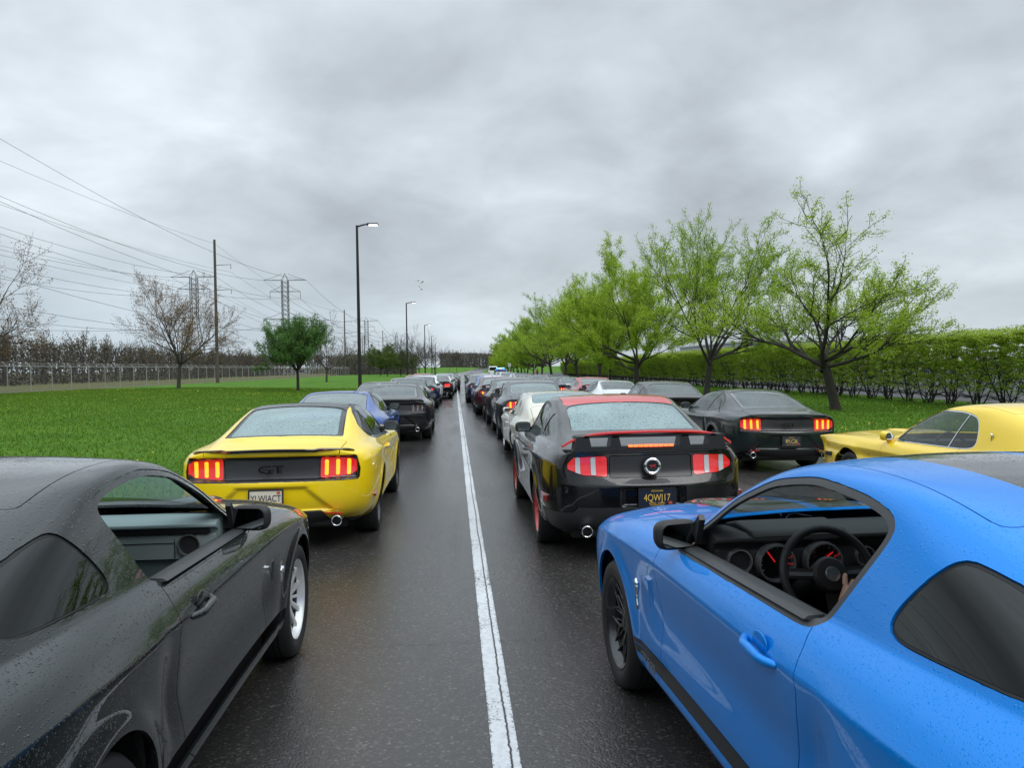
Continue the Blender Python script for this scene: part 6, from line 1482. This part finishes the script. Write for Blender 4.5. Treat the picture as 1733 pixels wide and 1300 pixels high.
# ------------------------------------------------------------------ police car and van at the head
def tall_vehicle(x, y, pm, label, cat, L, W, H, hood, name, police=False):
    z0 = gz(x, y); r = empty(name, (x, y, z0), 0, label, cat); hb = H * .56
    prof = [(-L / 2, .35), (-L / 2 - .04, .8), (-L / 2 + .04, hb), (-L / 2 + .28, H - .08), (-L / 2 + .5, H), (L / 2 - hood - .75, H), (L / 2 - hood - .55, H - .06), (L / 2 - hood, hb + .08), (L / 2 - .15, hb - .04), (L / 2, hb - .3), (L / 2 + .03, .4), (L / 2 - .1, .3), (-L / 2 + .1, .3)]
    b = MB(); n = len(prof); vs = []
    for s in (-1, 1):
        for ins in (0, 1):
            for (yy, zz) in prof: t = max(0, (zz - hb) / (H - hb)); vs.append((s * (W / 2 - .22 * t - ins * .0), yy, zz))
    fs = [tuple(range(n)), tuple(3 * n - 1 - i for i in range(n))] + [(i, (i + 1) % n, 2 * n + (i + 1) % n, 2 * n + i) for i in range(n)]
    b.addm(vs, fs); me = b.mesh('body'); bm = bmesh.new(); bm.from_mesh(me); bmesh.ops.delete(bm, geom=[v for v in bm.verts if not v.link_faces], context='VERTS'); bm.to_mesh(me); bm.free(); bevel_mesh(me, .07, 3, 25)
    body_ = add('body', me, [pm], r)
    gw = W / 2 - .10; add('rear_window', MB().prism([(-gw + .12, hb + .06), (gw - .12, hb + .06), (gw - .22, H - .2), (-gw + .22, H - .2)], 'Y', -L / 2 + .08, -L / 2 + .13).mesh('rw'), [GLOSSBLK], r, (0, -.0, 0)).rotation_euler = (0, 0, 0)
    for s in (-1, 1):
        add('side_window', MB().prism([(-L / 2 + .5, hb + .06), (L / 2 - hood - .25, hb + .06), (L / 2 - hood - .75, H - .16), (-L / 2 + .62, H - .16)], 'X', s * (W / 2 - .13), s * (W / 2 - .02)).mesh('sw'), [GLOSSBLK], r)
        add('tail_light', MB().prism([(s * (W / 2 - .32), .82), (s * (W / 2 - .06), .82), (s * (W / 2 - .10), 1.12), (s * (W / 2 - .30), 1.08)], 'Y', -L / 2 - .06, -L / 2 + .05).mesh('tl'), [emit('strobe_blue', (.15, .65, 1), 9, (.1, .3, .5)) if police else REDLENS], r)
        for yy in (-L / 2 + .95, L / 2 - .95): w = add('wheel', wheel_set('five', False)[0], [RUB], r, (s * (W / 2 - .14), yy, .36), (0, 0, 0 if s > 0 else math.pi), (1, 1.05, 1.05)); add('rim', wheel_set('five', False)[1], [ALUD], w)
    if police:
        lbm = MB().box((0, .15, H + .05), (1.2, .30, .06)); bar = add('light_bar', lbm.mesh('lb'), [BLK], r)
        for k, c in enumerate(((.1, .5, 1), (.1, .5, 1), (1, .25, .08), (.1, .5, 1), (.1, .5, 1))): add('strobe', bevel_mesh(MB().box((-.48 + .24 * k, .0, H + .13), (.21, .28, .11)).mesh('s'), .02, 2), [emit('strobe%d' % (k == 2), c, 7, (.1, .2, .4))], bar)
tall_vehicle(6.9, 118, paint('paint_police_blue', (.01, .06, .28), .2, .3, 0), 'blue police car with flashing blue roof lights at the head of the queue', 'police car', 4.9, 1.95, 1.78, 1.2, 'police_car', True)
tall_vehicle(8.0, 165, P_WHITE, 'white van with dark rear windows ahead of the police car', 'van', 5.4, 2.1, 2.35, .8, 'delivery_van')
